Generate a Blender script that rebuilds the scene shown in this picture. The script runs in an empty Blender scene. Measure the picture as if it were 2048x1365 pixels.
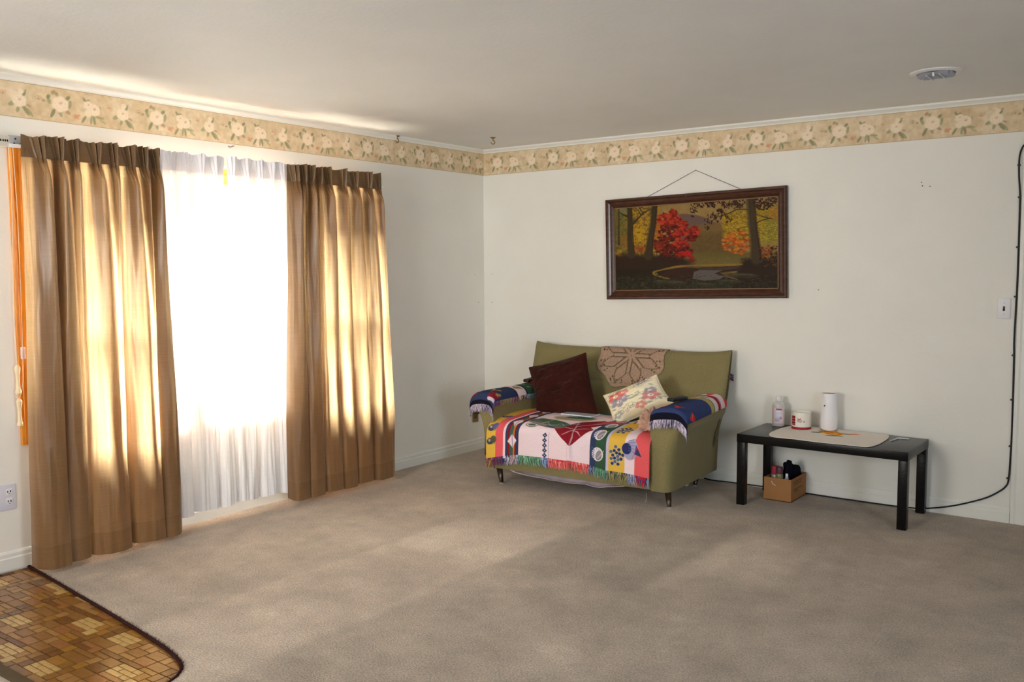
import bpy, bmesh, math, random
import numpy as np
from mathutils import Matrix, Vector

random.seed(7); RNG = np.random.default_rng(7)
SC = bpy.context.scene
COL = SC.collection
PI = math.pi

# ------------------------------------------------------------------ camera
cam_d = bpy.data.cameras.new('camera'); cam = bpy.data.objects.new('camera', cam_d); COL.objects.link(cam)
R_ = (0.80177268, 0.59760953, -0.00483888); U_ = (-0.04376531, 0.06678819, 0.99680687); F_ = (-0.59602446, 0.79900074, -0.07970351)
C_ = (4.66304711, -5.87261608, 1.48577926)
cam.matrix_world = Matrix(((R_[0], U_[0], -F_[0], C_[0]), (R_[1], U_[1], -F_[1], C_[1]), (R_[2], U_[2], -F_[2], C_[2]), (0, 0, 0, 1)))
cam_d.sensor_width = 36; cam_d.lens = 1825.066 * 36 / 2048; cam_d.clip_start = 0.05; cam_d.clip_end = 200
SC.camera = cam

# ------------------------------------------------------------------ sky, sun, added fill lights, exposure
SUN_EL, SUN_AZ = math.radians(42), math.radians(24)     # height of the sun; turn from +x towards +y of the direction its light travels
world = bpy.data.worlds.new('world'); SC.world = world; world.use_nodes = True
wn = world.node_tree.nodes; wl = world.node_tree.links
sky = wn.new('ShaderNodeTexSky'); sky.sky_type = 'NISHITA'; sky.sun_disc = False
sky.sun_elevation = SUN_EL; sky.sun_rotation = math.radians(-90) - SUN_AZ; sky.air_density = 1.2; sky.dust_density = 2.0
wl.new(sky.outputs[0], wn['Background'].inputs[0]); wn['Background'].inputs[1].default_value = 0.5
sd = bpy.data.lights.new('sun', 'SUN'); sun = bpy.data.objects.new('sun', sd); COL.objects.link(sun)
sd.energy = 165.0; sd.angle = math.radians(26); sd.color = (1.0, 0.95, 0.87)
d_ = Vector((math.cos(SUN_EL) * math.cos(SUN_AZ), math.cos(SUN_EL) * math.sin(SUN_AZ), -math.sin(SUN_EL)))
sun.rotation_euler = d_.to_track_quat('-Z', 'Y').to_euler(); sun.location = (-6, -4, 6)

def area(name, loc, target, sx, sy, power, color):
    l = bpy.data.lights.new(name, 'AREA'); l.shape = 'RECTANGLE'; l.size = sx; l.size_y = sy; l.energy = power; l.color = color
    o = bpy.data.objects.new(name, l); COL.objects.link(o); o.location = loc
    o.rotation_euler = (Vector(target) - Vector(loc)).to_track_quat('-Z', 'Y').to_euler()
    return o
# area fills added out of view to light the room from the camera side
key = area('fill_front_left', (1.7, -7.13, 1.55), (0.5, 0, 1.65), 1.8, 1.5, 43, (1.0, 0.98, 0.93)); key.data.spread = math.radians(82)
area('fill_front_right', (4.6, -7.13, 1.45), (3.2, -3.2, 2.0), 1.6, 1.2, 14, (0.78, 0.89, 1.0))
rw = area('fill_right', (6.93, -4.6, 1.40), (0, -2.2, 0.95), 1.6, 1.3, 62, (0.80, 0.91, 1.0)); rw.data.spread = math.radians(120)
SC.view_settings.view_transform = 'Standard'; SC.view_settings.look = 'None'
SC.view_settings.exposure = 0.12; SC.view_settings.gamma = 1.0; SC.view_settings.use_curve_mapping = False
SC.cycles.max_bounces = 10; SC.cycles.diffuse_bounces = 6; SC.cycles.transmission_bounces = 8; SC.cycles.transparent_max_bounces = 12
SC.cycles.caustics_reflective = False; SC.cycles.caustics_refractive = False; SC.cycles.sample_clamp_indirect = 20

# ------------------------------------------------------------------ helpers: colours and materials
def lin(c):
    c = np.asarray(c, dtype=float) / 255.0
    return np.where(c <= 0.04045, c / 12.92, ((c + 0.055) / 1.055) ** 2.4)
def rgb(r, g, b, k=1.0):
    v = np.clip(lin((r, g, b)) * k, 0, 1); return (float(v[0]), float(v[1]), float(v[2]), 1.0)

def bare(name):
    m = bpy.data.materials.new(name); m.use_nodes = True
    return m, m.node_tree.nodes, m.node_tree.links, m.node_tree.nodes['Principled BSDF']
def noise(n, l, scale, detail=3, stretch=None, rough=0.55):
    t = n.new('ShaderNodeTexNoise'); t.inputs['Scale'].default_value = scale; t.inputs['Detail'].default_value = detail; t.inputs['Roughness'].default_value = rough
    tc = n.new('ShaderNodeTexCoord')
    if stretch:
        mp = n.new('ShaderNodeMapping'); mp.inputs['Scale'].default_value = stretch
        l.new(tc.outputs['Object'], mp.inputs[0]); l.new(mp.outputs[0], t.inputs['Vector'])
    else: l.new(tc.outputs['Object'], t.inputs['Vector'])
    return t
def math_n(n, l, op, a, b=None, c=None):
    m = n.new('ShaderNodeMath'); m.operation = op
    for i, v in enumerate((a, b, c)):
        if v is None: continue
        if isinstance(v, (int, float)): m.inputs[i].default_value = v
        else: l.new(v, m.inputs[i])
    return m.outputs[0]
def vary(n, l, src, fac, lo, hi):
    """multiply colour src (socket or tuple) by a value between lo and hi driven by fac"""
    mr = n.new('ShaderNodeMapRange'); mr.inputs[1].default_value = 0.3; mr.inputs[2].default_value = 0.7; mr.inputs[3].default_value = lo; mr.inputs[4].default_value = hi
    l.new(fac, mr.inputs[0])
    mx = n.new('ShaderNodeVectorMath'); mx.operation = 'SCALE'
    if isinstance(src, tuple): mx.inputs[0].default_value = src[:3]
    else: l.new(src, mx.inputs[0])
    l.new(mr.outputs[0], mx.inputs['Scale'])
    return mx.outputs[0]
def bump(n, l, b, h, strength, dist=0.01):
    bp = n.new('ShaderNodeBump'); bp.inputs['Strength'].default_value = strength; bp.inputs['Distance'].default_value = dist
    l.new(h, bp.inputs['Height']); l.new(bp.outputs[0], b.inputs['Normal']); return bp
def pm(name, col, rough=0.6, spec=0.3, metal=0.0, ns=0, amt=0.1, bs=0, bstr=0.2, stretch=None, sheen=0, coat=0):
    m, n, l, b = bare(name)
    b.inputs['Base Color'].default_value = col; b.inputs['Roughness'].default_value = rough
    b.inputs['Specular IOR Level'].default_value = spec; b.inputs['Metallic'].default_value = metal
    b.inputs['Sheen Weight'].default_value = sheen; b.inputs['Coat Weight'].default_value = coat
    if ns:
        t = noise(n, l, ns, 4, stretch); l.new(vary(n, l, col, t.outputs[0], 1 - amt, 1 + amt), b.inputs['Base Color'])
    if bs:
        t2 = noise(n, l, bs, 3, stretch); bump(n, l, b, t2.outputs[0], bstr, 0.004)
    return m
def colmat(name, rough=0.8, spec=0.2, bs=0, bstr=0.2, sheen=0, coat=0):
    m, n, l, b = bare(name)
    a = n.new('ShaderNodeAttribute'); a.attribute_name = 'Col'; l.new(a.outputs['Color'], b.inputs['Base Color'])
    b.inputs['Roughness'].default_value = rough; b.inputs['Specular IOR Level'].default_value = spec
    b.inputs['Sheen Weight'].default_value = sheen; b.inputs['Coat Weight'].default_value = coat
    if bs:
        t2 = noise(n, l, bs, 3); bump(n, l, b, t2.outputs[0], bstr, 0.003)
    return m

# ------------------------------------------------------------------ helpers: objects
WPOS = {}
def tag(o, label=None, cat=None, group=None, kind=None):
    if label: o['label'] = label
    if cat: o['category'] = cat
    if group: o['group'] = group
    if kind: o['kind'] = kind
    return o
def empty(name, loc, label=None, cat=None, group=None, kind=None):
    o = bpy.data.objects.new(name, None); COL.objects.link(o); o.location = loc; o.empty_display_size = 0.05; WPOS[o.name] = Vector(loc)
    return tag(o, label, cat, group, kind)
def link_mesh(name, me, mat, parent=None, base=None):
    """me holds world coordinates; the origin goes to the base of the mesh"""
    o = bpy.data.objects.new(name, me)
    if mat is not None: me.materials.append(mat)
    nv = len(me.vertices); co = np.empty(nv * 3, np.float32); me.vertices.foreach_get('co', co); co = co.reshape(-1, 3)
    if base is None: base = ((co[:, 0].min() + co[:, 0].max()) / 2, (co[:, 1].min() + co[:, 1].max()) / 2, co[:, 2].min())
    base = Vector([float(b) for b in base])
    co -= np.array(base[:], np.float32); me.vertices.foreach_set('co', co.ravel()); me.update()
    COL.objects.link(o); WPOS[o.name] = base
    if parent is not None: o.parent = parent; o.location = base - WPOS[parent.name]
    else: o.location = base
    return o
def mesh(name, verts, faces, mat, parent=None, smooth=False, sharp=None, base=None):
    me = bpy.data.meshes.new(name); me.from_pydata([tuple(map(float, v)) for v in verts], [], [tuple(f) for f in faces]); me.update()
    if smooth:
        me.polygons.foreach_set('use_smooth', [True] * len(me.polygons))
        if sharp: me.set_sharp_from_angle(angle=math.radians(sharp))
    return link_mesh(name, me, mat, parent, base)
def fix(o):
    bm = bmesh.new(); bm.from_mesh(o.data); bmesh.ops.recalc_face_normals(bm, faces=bm.faces); bm.to_mesh(o.data); bm.free(); return o
def from_bm(name, bm, mat, parent=None, smooth=False, sharp=40, base=None):
    me = bpy.data.meshes.new(name); bmesh.ops.recalc_face_normals(bm, faces=bm.faces); bm.to_mesh(me); bm.free()
    if smooth:
        me.polygons.foreach_set('use_smooth', [True] * len(me.polygons)); me.set_sharp_from_angle(angle=math.radians(sharp))
    return link_mesh(name, me, mat, parent, base)
def bm_box(bm, lo, hi, bev=0, seg=2):
    vs = [bm.verts.new((x, y, z)) for x in (lo[0], hi[0]) for y in (lo[1], hi[1]) for z in (lo[2], hi[2])]
    fs = [bm.faces.new([vs[i] for i in f]) for f in ((0, 1, 3, 2), (4, 6, 7, 5), (0, 4, 5, 1), (2, 3, 7, 6), (0, 2, 6, 4), (1, 5, 7, 3))]
    if bev:
        es = list({e for f in fs for e in f.edges})
        bmesh.ops.bevel(bm, geom=es, offset=bev, segments=seg, profile=0.6, affect='EDGES')
def box(name, lo, hi, mat, parent=None, bev=0, seg=2, rot=None):
    bm = bmesh.new(); bm_box(bm, lo, hi, bev, seg)
    if rot:
        c = [(lo[i] + hi[i]) / 2 for i in range(3)]
        bmesh.ops.rotate(bm, cent=c, matrix=rot, verts=bm.verts)
    return from_bm(name, bm, mat, parent, smooth=bool(bev), sharp=50)
def grid_faces(nu, nv, cu=False, cv=False):
    iu = np.arange(nu if cu else nu - 1); iv = np.arange(nv if cv else nv - 1)
    A, B = np.meshgrid(iu, iv, indexing='ij'); A2 = (A + 1) % nu; B2 = (B + 1) % nv
    return np.stack([A * nv + B, A2 * nv + B, A2 * nv + B2, A * nv + B2], -1).reshape(-1, 4)
def grid(name, P, mat, parent=None, col=None, cu=False, cv=False, smooth=True, thick=0, sharp=None, mask=None, caps=False, base=None):
    """P: nu x nv x 3 array of world points -> one quad mesh; col: nu x nv x 3 linear colours"""
    nu, nv = P.shape[:2]; F = grid_faces(nu, nv, cu, cv)
    if mask is not None: F = F[mask.reshape(-1)]
    V = P.reshape(-1, 3).astype(np.float32)
    me = bpy.data.meshes.new(name)
    if caps:
        me.from_pydata([tuple(map(float, v)) for v in V], [], [tuple(map(int, f)) for f in F] + [tuple(range(nv))[::-1], tuple(range((nu - 1) * nv, nu * nv))]); me.update()
    else:
        me.vertices.add(len(V)); me.vertices.foreach_set('co', V.ravel())
        me.loops.add(len(F) * 4); me.loops.foreach_set('vertex_index', F.ravel().astype(np.int32))
        me.polygons.add(len(F)); me.polygons.foreach_set('loop_start', np.arange(0, len(F) * 4, 4, dtype=np.int32))
        me.update(calc_edges=True)
    if smooth: me.polygons.foreach_set('use_smooth', np.ones(len(me.polygons), bool))
    if col is not None:
        at = me.color_attributes.new('Col', 'FLOAT_COLOR', 'POINT'); c4 = np.ones((nu * nv, 4), np.float32); c4[:, :3] = col.reshape(-1, 3); at.data.foreach_set('color', c4.ravel())
    if smooth and sharp: me.set_sharp_from_angle(angle=math.radians(sharp))
    o = link_mesh(name, me, mat, parent, base)
    if thick:
        s = o.modifiers.new('solid', 'SOLIDIFY'); s.thickness = thick; s.offset = 0
    return o
def lathe(name, prof, c, mat, parent=None, seg=28, sharp=35):
    a = np.linspace(0, 2 * PI, seg, endpoint=False)
    P = np.array([[(c[0] + r * math.cos(t), c[1] + r * math.sin(t), c[2] + z) for t in a] for r, z in prof])
    return grid(name, P, mat, parent, cv=True, smooth=True, sharp=sharp)
def spline(pts, n):
    p = np.asarray(pts, float); q = np.vstack([2 * p[0] - p[1], p, 2 * p[-1] - p[-2]]); out = []
    m = len(p) - 1
    for t in np.linspace(0, m, n):
        i = min(int(t), m - 1); f = t - i; a, b, c, d = q[i:i + 4]
        out.append(0.5 * ((2 * b) + (c - a) * f + (2 * a - 5 * b + 4 * c - d) * f * f + (3 * b - a - 3 * c + d) * f ** 3))
    return np.array(out)
def tube_pts(path, r, seg=8):
    path = np.asarray(path, float); n = len(path); T = np.gradient(path, axis=0); T /= np.linalg.norm(T, axis=1)[:, None] + 1e-9
    up = np.array([0, 0, 1.0]) if abs(T[0][2]) < 0.9 else np.array([1.0, 0, 0]); N = np.cross(T[0], up); N /= np.linalg.norm(N)
    rr = np.broadcast_to(np.asarray(r, float), (n,)); P = np.empty((n, seg, 3)); a = np.linspace(0, 2 * PI, seg, endpoint=False)
    for i in range(n):
        N = N - T[i] * np.dot(N, T[i]); N /= np.linalg.norm(N) + 1e-9; B = np.cross(T[i], N)
        P[i] = path[i] + rr[i] * (np.cos(a)[:, None] * N + np.sin(a)[:, None] * B)
    return P
def tube(name, path, r, mat, parent=None, seg=8):
    return grid(name, tube_pts(path, r, seg), mat, parent, cv=True, caps=True)
def prism(name, poly, axis, lo, hi, mat, parent=None, bev=0):
    """extrude a 2-D polygon along axis (0,1,2)"""
    def pt(a, b, h): return {0: (h, a, b), 1: (a, h, b), 2: (a, b, h)}[axis]
    bm = bmesh.new(); A = [bm.verts.new(pt(a, b, lo)) for a, b in poly]; B = [bm.verts.new(pt(a, b, hi)) for a, b in poly]; n = len(poly)
    bm.faces.new(A); bm.faces.new(B[::-1])
    for i in range(n): bm.faces.new((A[i], B[i], B[(i + 1) % n], A[(i + 1) % n]))
    if bev: bmesh.ops.bevel(bm, geom=list(bm.edges), offset=bev, segments=2, affect='EDGES')
    return from_bm(name, bm, mat, parent, smooth=bool(bev), sharp=50)

# ------------------------------------------------------------------ helpers: painting flat print into vertex colours
_T = np.random.default_rng(3).random((256, 256))
def vn(x, y, s=0):
    x = np.asarray(x, float) + s * 17.3; y = np.asarray(y, float) + s * 9.7
    xi = np.floor(x).astype(int); yi = np.floor(y).astype(int); fx = x - xi; fy = y - yi
    fx = fx * fx * (3 - 2 * fx); fy = fy * fy * (3 - 2 * fy); g = lambda a, b: _T[a & 255, b & 255]
    return (g(xi, yi) * (1 - fx) + g(xi + 1, yi) * fx) * (1 - fy) + (g(xi, yi + 1) * (1 - fx) + g(xi + 1, yi + 1) * fx) * fy
def fbm(x, y, s=0, o=3):
    v = 0; a = 0.5; t = 0
    for k in range(o): v = v + a * vn(np.asarray(x) * 2 ** k, np.asarray(y) * 2 ** k, s + k); t += a; a *= 0.55
    return v / t
def sm(d, w): return np.clip(0.5 - d / w, 0, 1)            # 1 inside (d < 0), soft edge of width w
class Paint:
    """paints srgb colours on scattered points X, Y"""
    def __init__(s, X, Y, base): s.X, s.Y = X, Y; s.C = np.ones(X.shape + (3,)) * np.array(base, float)
    def put(s, m, c, al=1.0):
        m = np.clip(m * al, 0, 1)[..., None]; s.C = s.C * (1 - m) + np.array(c, float) * m
    def _win(s, x0, x1, y0, y1): return (s.X > x0) & (s.X < x1) & (s.Y > y0) & (s.Y < y1)
    def _loc(s, w, m, c, al):
        m = np.clip(m * al, 0, 1)[:, None]; s.C[w] = s.C[w] * (1 - m) + np.array(c, float) * m
    def ell(s, cx, cy, rx, ry, c, ang=0, soft=0.15, al=1.0):
        R = max(rx, ry) * 1.25; w = s._win(cx - R, cx + R, cy - R, cy + R)
        if not w.any(): return
        x = s.X[w] - cx; y = s.Y[w] - cy; ca, sa = math.cos(ang), math.sin(ang)
        d = np.sqrt(((x * ca + y * sa) / rx) ** 2 + ((-x * sa + y * ca) / ry) ** 2) - 1
        s._loc(w, sm(d, soft), c, al)
    def line(s, pts, wid, c, soft=None, al=1.0):
        wid = np.broadcast_to(np.asarray(wid, float), (len(pts),)); p = np.array(pts, float); M = wid.max() * 1.6 + 1e-6
        w = s._win(p[:, 0].min() - M, p[:, 0].max() + M, p[:, 1].min() - M, p[:, 1].max() + M)
        if not w.any(): return
        x = s.X[w]; y = s.Y[w]; best = np.full(x.shape, 1e9)
        for i in range(len(p) - 1):
            a, b = p[i], p[i + 1]; d = b - a; t = np.clip(((x - a[0]) * d[0] + (y - a[1]) * d[1]) / (d @ d + 1e-12), 0, 1)
            best = np.minimum(best, np.hypot(x - a[0] - t * d[0], y - a[1] - t * d[1]) - 0.5 * (wid[i] * (1 - t) + wid[i + 1] * t))
        s._loc(w, sm(best, soft or wid.mean() * 0.35), c, al)
    def poly(s, pts, c, al=1.0):
        p = np.array(pts, float); w = s._win(p[:, 0].min(), p[:, 0].max(), p[:, 1].min(), p[:, 1].max())
        if not w.any(): return
        x = s.X[w]; y = s.Y[w]; ins = np.zeros(x.shape, bool); j = len(p) - 1
        for i in range(len(p)):
            a, b = p[i], p[j]
            with np.errstate(divide='ignore', invalid='ignore'):
                ins ^= ((a[1] > y) != (b[1] > y)) & (x < (b[0] - a[0]) * (y - a[1]) / (b[1] - a[1] + 1e-12) + a[0])
            j = i
        s._loc(w, ins.astype(float), c, al)
    def out(s, k=1.0): return np.clip(lin(np.clip(s.C, 0, 255)) * k, 0, 1)

# ------------------------------------------------------------------ materials
H = 2.44
def wall_mat(name, col):
    m, n, l, b = bare(name)
    t = noise(n, l, 2.2, 3); l.new(vary(n, l, col, t.outputs[0], 0.975, 1.02), b.inputs['Base Color'])
    b.inputs['Roughness'].default_value = 0.62; b.inputs['Specular IOR Level'].default_value = 0.25
    t2 = noise(n, l, 38, 5, rough=0.65); bump(n, l, b, t2.outputs[0], 0.22, 0.006)
    return m
M_wall = wall_mat('wall_paint', rgb(233, 230, 222))
M_ceil = wall_mat('ceiling_paint', rgb(232, 232, 230))
M_white = pm('white_trim_paint', rgb(232, 231, 224), 0.38, 0.4, bs=20, bstr=0.05)
M_white2 = pm('white_plastic', rgb(228, 226, 228), 0.35, 0.4)

def carpet_mat():
    m, n, l, b = bare('carpet')
    b.inputs['Roughness'].default_value = 0.95; b.inputs['Specular IOR Level'].default_value = 0.05; b.inputs['Sheen Weight'].default_value = 0.15; b.inputs['Sheen Roughness'].default_value = 0.6
    base = rgb(182, 167, 151)
    tc = n.new('ShaderNodeTexCoord'); sx = n.new('ShaderNodeSeparateXYZ'); l.new(tc.outputs['Object'], sx.inputs[0])
    wob = noise(n, l, 1.6, 3); wx = math_n(n, l, 'MULTIPLY_ADD', wob.outputs[0], 0.10, -0.05); X = math_n(n, l, 'ADD', sx.outputs[0], wx); Y = math_n(n, l, 'ADD', sx.outputs[1], math_n(n, l, 'MULTIPLY', wx, 2.0))
    def step(v, at, w):
        r = n.new('ShaderNodeMapRange'); r.interpolation_type = 'SMOOTHSTEP'; l.new(v, r.inputs[0]); r.inputs[1].default_value = at - w; r.inputs[2].default_value = at + w; return r.outputs[0]
    def band(v, a, c, w): return math_n(n, l, 'MULTIPLY', step(v, a, w), math_n(n, l, 'SUBTRACT', 1.0, step(v, c, w)))
    # vacuum tracks: pile leaning one way or the other, with edges along the room
    tr = math_n(n, l, 'MULTIPLY', band(X, CX0 + 1.22, CX0 + 1.90, 0.03), band(Y, CY0 - 5.0, CY0 - 1.75, 0.25))
    tr2 = math_n(n, l, 'MULTIPLY', band(X, CX0 + 1.92, CX0 + 2.68, 0.04), band(Y, CY0 - 2.3, CY0 - 1.0, 0.12))
    tr3 = math_n(n, l, 'MULTIPLY', band(X, CX0 + 2.72, CX0 + 3.15, 0.05), band(Y, CY0 - 1.9, CY0 - 1.1, 0.15))
    big = noise(n, l, 1.3, 4); med = noise(n, l, 5.5, 4, rough=0.65); fin = noise(n, l, 130, 3)
    spots = noise(n, l, 3.1, 5, rough=0.7)
    c1 = vary(n, l, base, big.outputs[0], 0.86, 1.12); c2 = vary(n, l, c1, med.outputs[0], 0.84, 1.13)
    sp = n.new('ShaderNodeMapRange'); l.new(spots.outputs[0], sp.inputs[0]); sp.inputs[1].default_value = 0.56; sp.inputs[2].default_value = 0.72; sp.inputs[3].default_value = 1.0; sp.inputs[4].default_value = 1.22
    f = math_n(n, l, 'MULTIPLY_ADD', tr, 0.20, 0.97); f = math_n(n, l, 'MULTIPLY', f, math_n(n, l, 'MULTIPLY_ADD', tr2, -0.20, 1.0)); f = math_n(n, l, 'MULTIPLY', f, math_n(n, l, 'MULTIPLY_ADD', tr3, 0.24, 1.0)); f = math_n(n, l, 'MULTIPLY', f, sp.outputs[0])
    v = n.new('ShaderNodeVectorMath'); v.operation = 'SCALE'; l.new(c2, v.inputs[0]); l.new(f, v.inputs['Scale'])
    c3 = vary(n, l, v.outputs[0], fin.outputs[0], 0.68, 1.32)
    l.new(c3, b.inputs['Base Color'])
    # pile loops, with faint rows in the vacuumed track
    wv = n.new('ShaderNodeTexWave'); wv.wave_type = 'BANDS'; wv.bands_direction = 'X'; wv.inputs['Scale'].default_value = 20; wv.inputs['Distortion'].default_value = 3; wv.inputs['Detail'].default_value = 2
    l.new(tc.outputs['Object'], wv.inputs[0])
    hsum = math_n(n, l, 'ADD', math_n(n, l, 'MULTIPLY', fin.outputs[0], 1.0), math_n(n, l, 'MULTIPLY', math_n(n, l, 'MULTIPLY', wv.outputs[1], 0.25), tr))
    hsum = math_n(n, l, 'MULTIPLY_ADD', med.outputs[0], 1.2, hsum)
    bump(n, l, b, hsum, 0.55, 0.012)
    return m

def wood_mat(name, dark, light, scale=6, stretch=(8, 8, 0.8), rough=0.35):
    m, n, l, b = bare(name)
    t = noise(n, l, scale, 5, stretch, 0.6); cr = n.new('ShaderNodeValToRGB'); cr.color_ramp.elements[0].position = 0.3; cr.color_ramp.elements[1].position = 0.7
    cr.color_ramp.elements[0].color = dark; cr.color_ramp.elements[1].color = light; l.new(t.outputs[0], cr.inputs[0]); l.new(cr.outputs[0], b.inputs['Base Color'])
    b.inputs['Roughness'].default_value = rough; b.inputs['Specular IOR Level'].default_value = 0.45
    bump(n, l, b, t.outputs[0], 0.08, 0.002)
    return m
M_oak = wood_mat('orange_stained_wood', rgb(206, 118, 28), rgb(244, 166, 56))
M_framewood = wood_mat('dark_walnut', rgb(50, 26, 16), rgb(84, 46, 28), 5, (3, 3, 12), 0.3)

def cloth_mat(name, front, through, mix, rough, slub, sheen=0.0, spec=0.3):
    """hanging cloth: reflects 'front', lets 'through' shine through"""
    m, n, l, b = bare(name)
    out = n['Material Output']
    t = noise(n, l, 9, 4, (1.0, 1.0, 34.0), 0.6)
    c = vary(n, l, front, t.outputs[0], 1 - slub, 1 + slub); l.new(c, b.inputs['Base Color'])
    b.inputs['Roughness'].default_value = rough; b.inputs['Specular IOR Level'].default_value = spec; b.inputs['Sheen Weight'].default_value = sheen
    tr = n.new('ShaderNodeBsdfTranslucent'); c2 = vary(n, l, through, t.outputs[0], 1 - slub, 1 + slub); l.new(c2, tr.inputs[0])
    mx = n.new('ShaderNodeMixShader'); mx.inputs[0].default_value = mix; l.new(b.outputs[0], mx.inputs[1]); l.new(tr.outputs[0], mx.inputs[2]); l.new(mx.outputs[0], out.inputs[0])
    bp = bump(n, l, b, t.outputs[0], 0.12, 0.003)
    return m
M_gold = cloth_mat('gold_dupioni_silk', rgb(118, 84, 47), rgb(240, 202, 152), 0.165, 0.36, 0.10, 0.25, 0.5)
M_goldhead = cloth_mat('gold_silk_double_layer', rgb(112, 85, 55), rgb(190, 140, 80), 0.018, 0.45, 0.10, 0.15, 0.4)
M_goldhem = cloth_mat('gold_silk_hem', rgb(116, 83, 46), rgb(226, 180, 116), 0.12, 0.42, 0.10, 0.25, 0.45)
M_sheer = cloth_mat('white_sheer_voile', rgb(238, 236, 236), rgb(250, 249, 248), 0.095, 0.8, 0.03)
M_sheerhead = cloth_mat('white_voile_double_layer', rgb(234, 233, 238), rgb(240, 240, 244), 0.05, 0.8, 0.03)
M_sheerhem = cloth_mat('white_voile_hem', rgb(238, 236, 237), rgb(248, 247, 246), 0.07, 0.8, 0.03)
def glass_mat(name, tint=(1, 1, 1, 1), gloss=0.06):
    m, n, l, b = bare(name); out = n['Material Output']
    tr = n.new('ShaderNodeBsdfTransparent'); tr.inputs[0].default_value = tint; gl = n.new('ShaderNodeBsdfGlossy'); gl.inputs['Roughness'].default_value = 0.03
    mx = n.new('ShaderNodeMixShader'); mx.inputs[0].default_value = gloss; l.new(tr.outputs[0], mx.inputs[1]); l.new(gl.outputs[0], mx.inputs[2]); l.new(mx.outputs[0], out.inputs[0]); return m
M_glass = glass_mat('window_glass', (0.96, 0.98, 0.97, 1))
def sofa_mat():
    m, n, l, b = bare('olive_woven_upholstery')
    t = noise(n, l, 260, 2); t2 = noise(n, l, 5, 3)
    c = vary(n, l, rgb(132, 121, 82), t.outputs[0], 0.82, 1.18); l.new(vary(n, l, c, t2.outputs[0], 0.94, 1.06), b.inputs['Base Color'])
    b.inputs['Roughness'].default_value = 0.9; b.inputs['Specular IOR Level'].default_value = 0.15; b.inputs['Sheen Weight'].default_value = 0.12
    bump(n, l, b, t.outputs[0], 0.35, 0.003); return m
M_sofa = sofa_mat()
M_cloth = colmat('woven_afghan', 0.9, 0.1, 240, 0.35)
M_fringe = colmat('afghan_fringe_yarn', 0.9, 0.1)
M_velvet = pm('dark_brown_velvet', rgb(56, 20, 12), 0.8, 0.1, ns=7, amt=0.25, bs=60, bstr=0.15, sheen=0.06)
M_floral = colmat('floral_print_cotton', 0.85, 0.15, 200, 0.15)
M_doily = pm('tan_crochet_yarn', rgb(172, 142, 120), 0.95, 0.05, ns=90, amt=0.18, bs=260, bstr=0.5)
M_blackwood = pm('black_brown_laminate', rgb(19, 17, 16), 0.24, 0.22, ns=6, amt=0.12, bs=90, bstr=0.05, stretch=(1, 14, 14))
M_black = pm('black_plastic', rgb(22, 21, 22), 0.4, 0.4)
M_cable = pm('black_cable_rubber', rgb(26, 26, 32), 0.55, 0.3)
M_darkmetal = pm('bronze_leg_metal', rgb(84, 72, 62), 0.28, 0.5, metal=0.9)
M_steel = pm('grey_metal', rgb(176, 182, 190), 0.42, 0.5, metal=0.55, ns=10, amt=0.05)
M_brass = pm('brass', rgb(140, 106, 54), 0.4, 0.5, metal=0.7, ns=18, amt=0.1)
M_ivory = pm('ivory_plastic', rgb(232, 212, 174), 0.4, 0.4)
M_cord = pm('ivory_cord', rgb(222, 206, 182), 0.8, 0.1)
M_dark = pm('dark_slot', rgb(30, 26, 26), 0.7, 0.2)
M_card = pm('brown_cardboard', rgb(164, 116, 74), 0.85, 0.1, ns=12, amt=0.07, bs=120, bstr=0.12)
M_navycloth = pm('black_navy_felt', rgb(20, 19, 30), 0.95, 0.05, ns=20, amt=0.25, bs=150, bstr=0.4)

# ------------------------------------------------------------------ setting: floor, walls, ceiling
XR, YF = 7.0, -7.2
edge = spline([(0, -3.722), (0.47, -3.773), (0.94, -3.824), (1.31, -3.869), (1.516, -3.902), (1.665, -3.948), (1.735, -4.011), (1.765, -4.085), (1.772, -4.17), (1.755, -4.26), (1.72, -4.345)], 46)
ZT = -0.010                                                   # vinyl tiles lie a little lower than the pile
CX0 = -(XR / 2); CY0 = -(YF / 2)     # room origin seen from the carpet's own origin
M_carpet = carpet_mat()
bm = bmesh.new()
poly = [(0, 0), (XR, 0), (XR, YF), (0, YF), (0, -4.40), (1.70, -4.40)] + [tuple(p) for p in edge[::-1]]
top = [bm.verts.new((x, y, 0)) for x, y in poly]; bot = [bm.verts.new((x, y, -0.03)) for x, y in poly]
bm.faces.new(top[::-1]); n_ = len(poly)
for i in range(n_): bm.faces.new((top[i], top[(i + 1) % n_], bot[(i + 1) % n_], bot[i]))
floor = from_bm('floor', bm, M_carpet); tag(floor, kind='structure')
sub = box('floor_slab', (-0.2, YF - 0.2, -0.25), (XR + 0.2, 0.2, -0.03), pm('concrete', rgb(140, 135, 128), 0.9)); tag(sub, kind='structure')

# left wall with its window opening
WY0, WY1, WZ0, WZ1 = -3.645, -1.42, 0.70, 2.01
WT = 0.16
def wall_with_hole(name, mk, u0, u1, z0, z1, hole, mat):
    bm = bmesh.new()
    if hole:
        a, b_, c, d = hole
        for (ua, ub, za, zb) in ((u0, a, z0, z1), (b_, u1, z0, z1), (a, b_, z0, c), (a, b_, d, z1)):
            lo, hi = mk(ua, ub, za, zb); bm_box(bm, lo, hi)
    else: bm_box(bm, *mk(u0, u1, z0, z1))
    bmesh.ops.remove_doubles(bm, verts=bm.verts, dist=1e-5)
    return tag(from_bm(name, bm, mat), kind='structure')
wall_left = wall_with_hole('wall_left', lambda a, b, c, d: ((-WT, a, c), (0, b, d)), YF - 0.15, 0.15, -0.03, H, (WY0, WY1, WZ0, WZ1), M_wall)
DX0, DX1, DZ = 3.955, 4.80, 2.05
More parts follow.
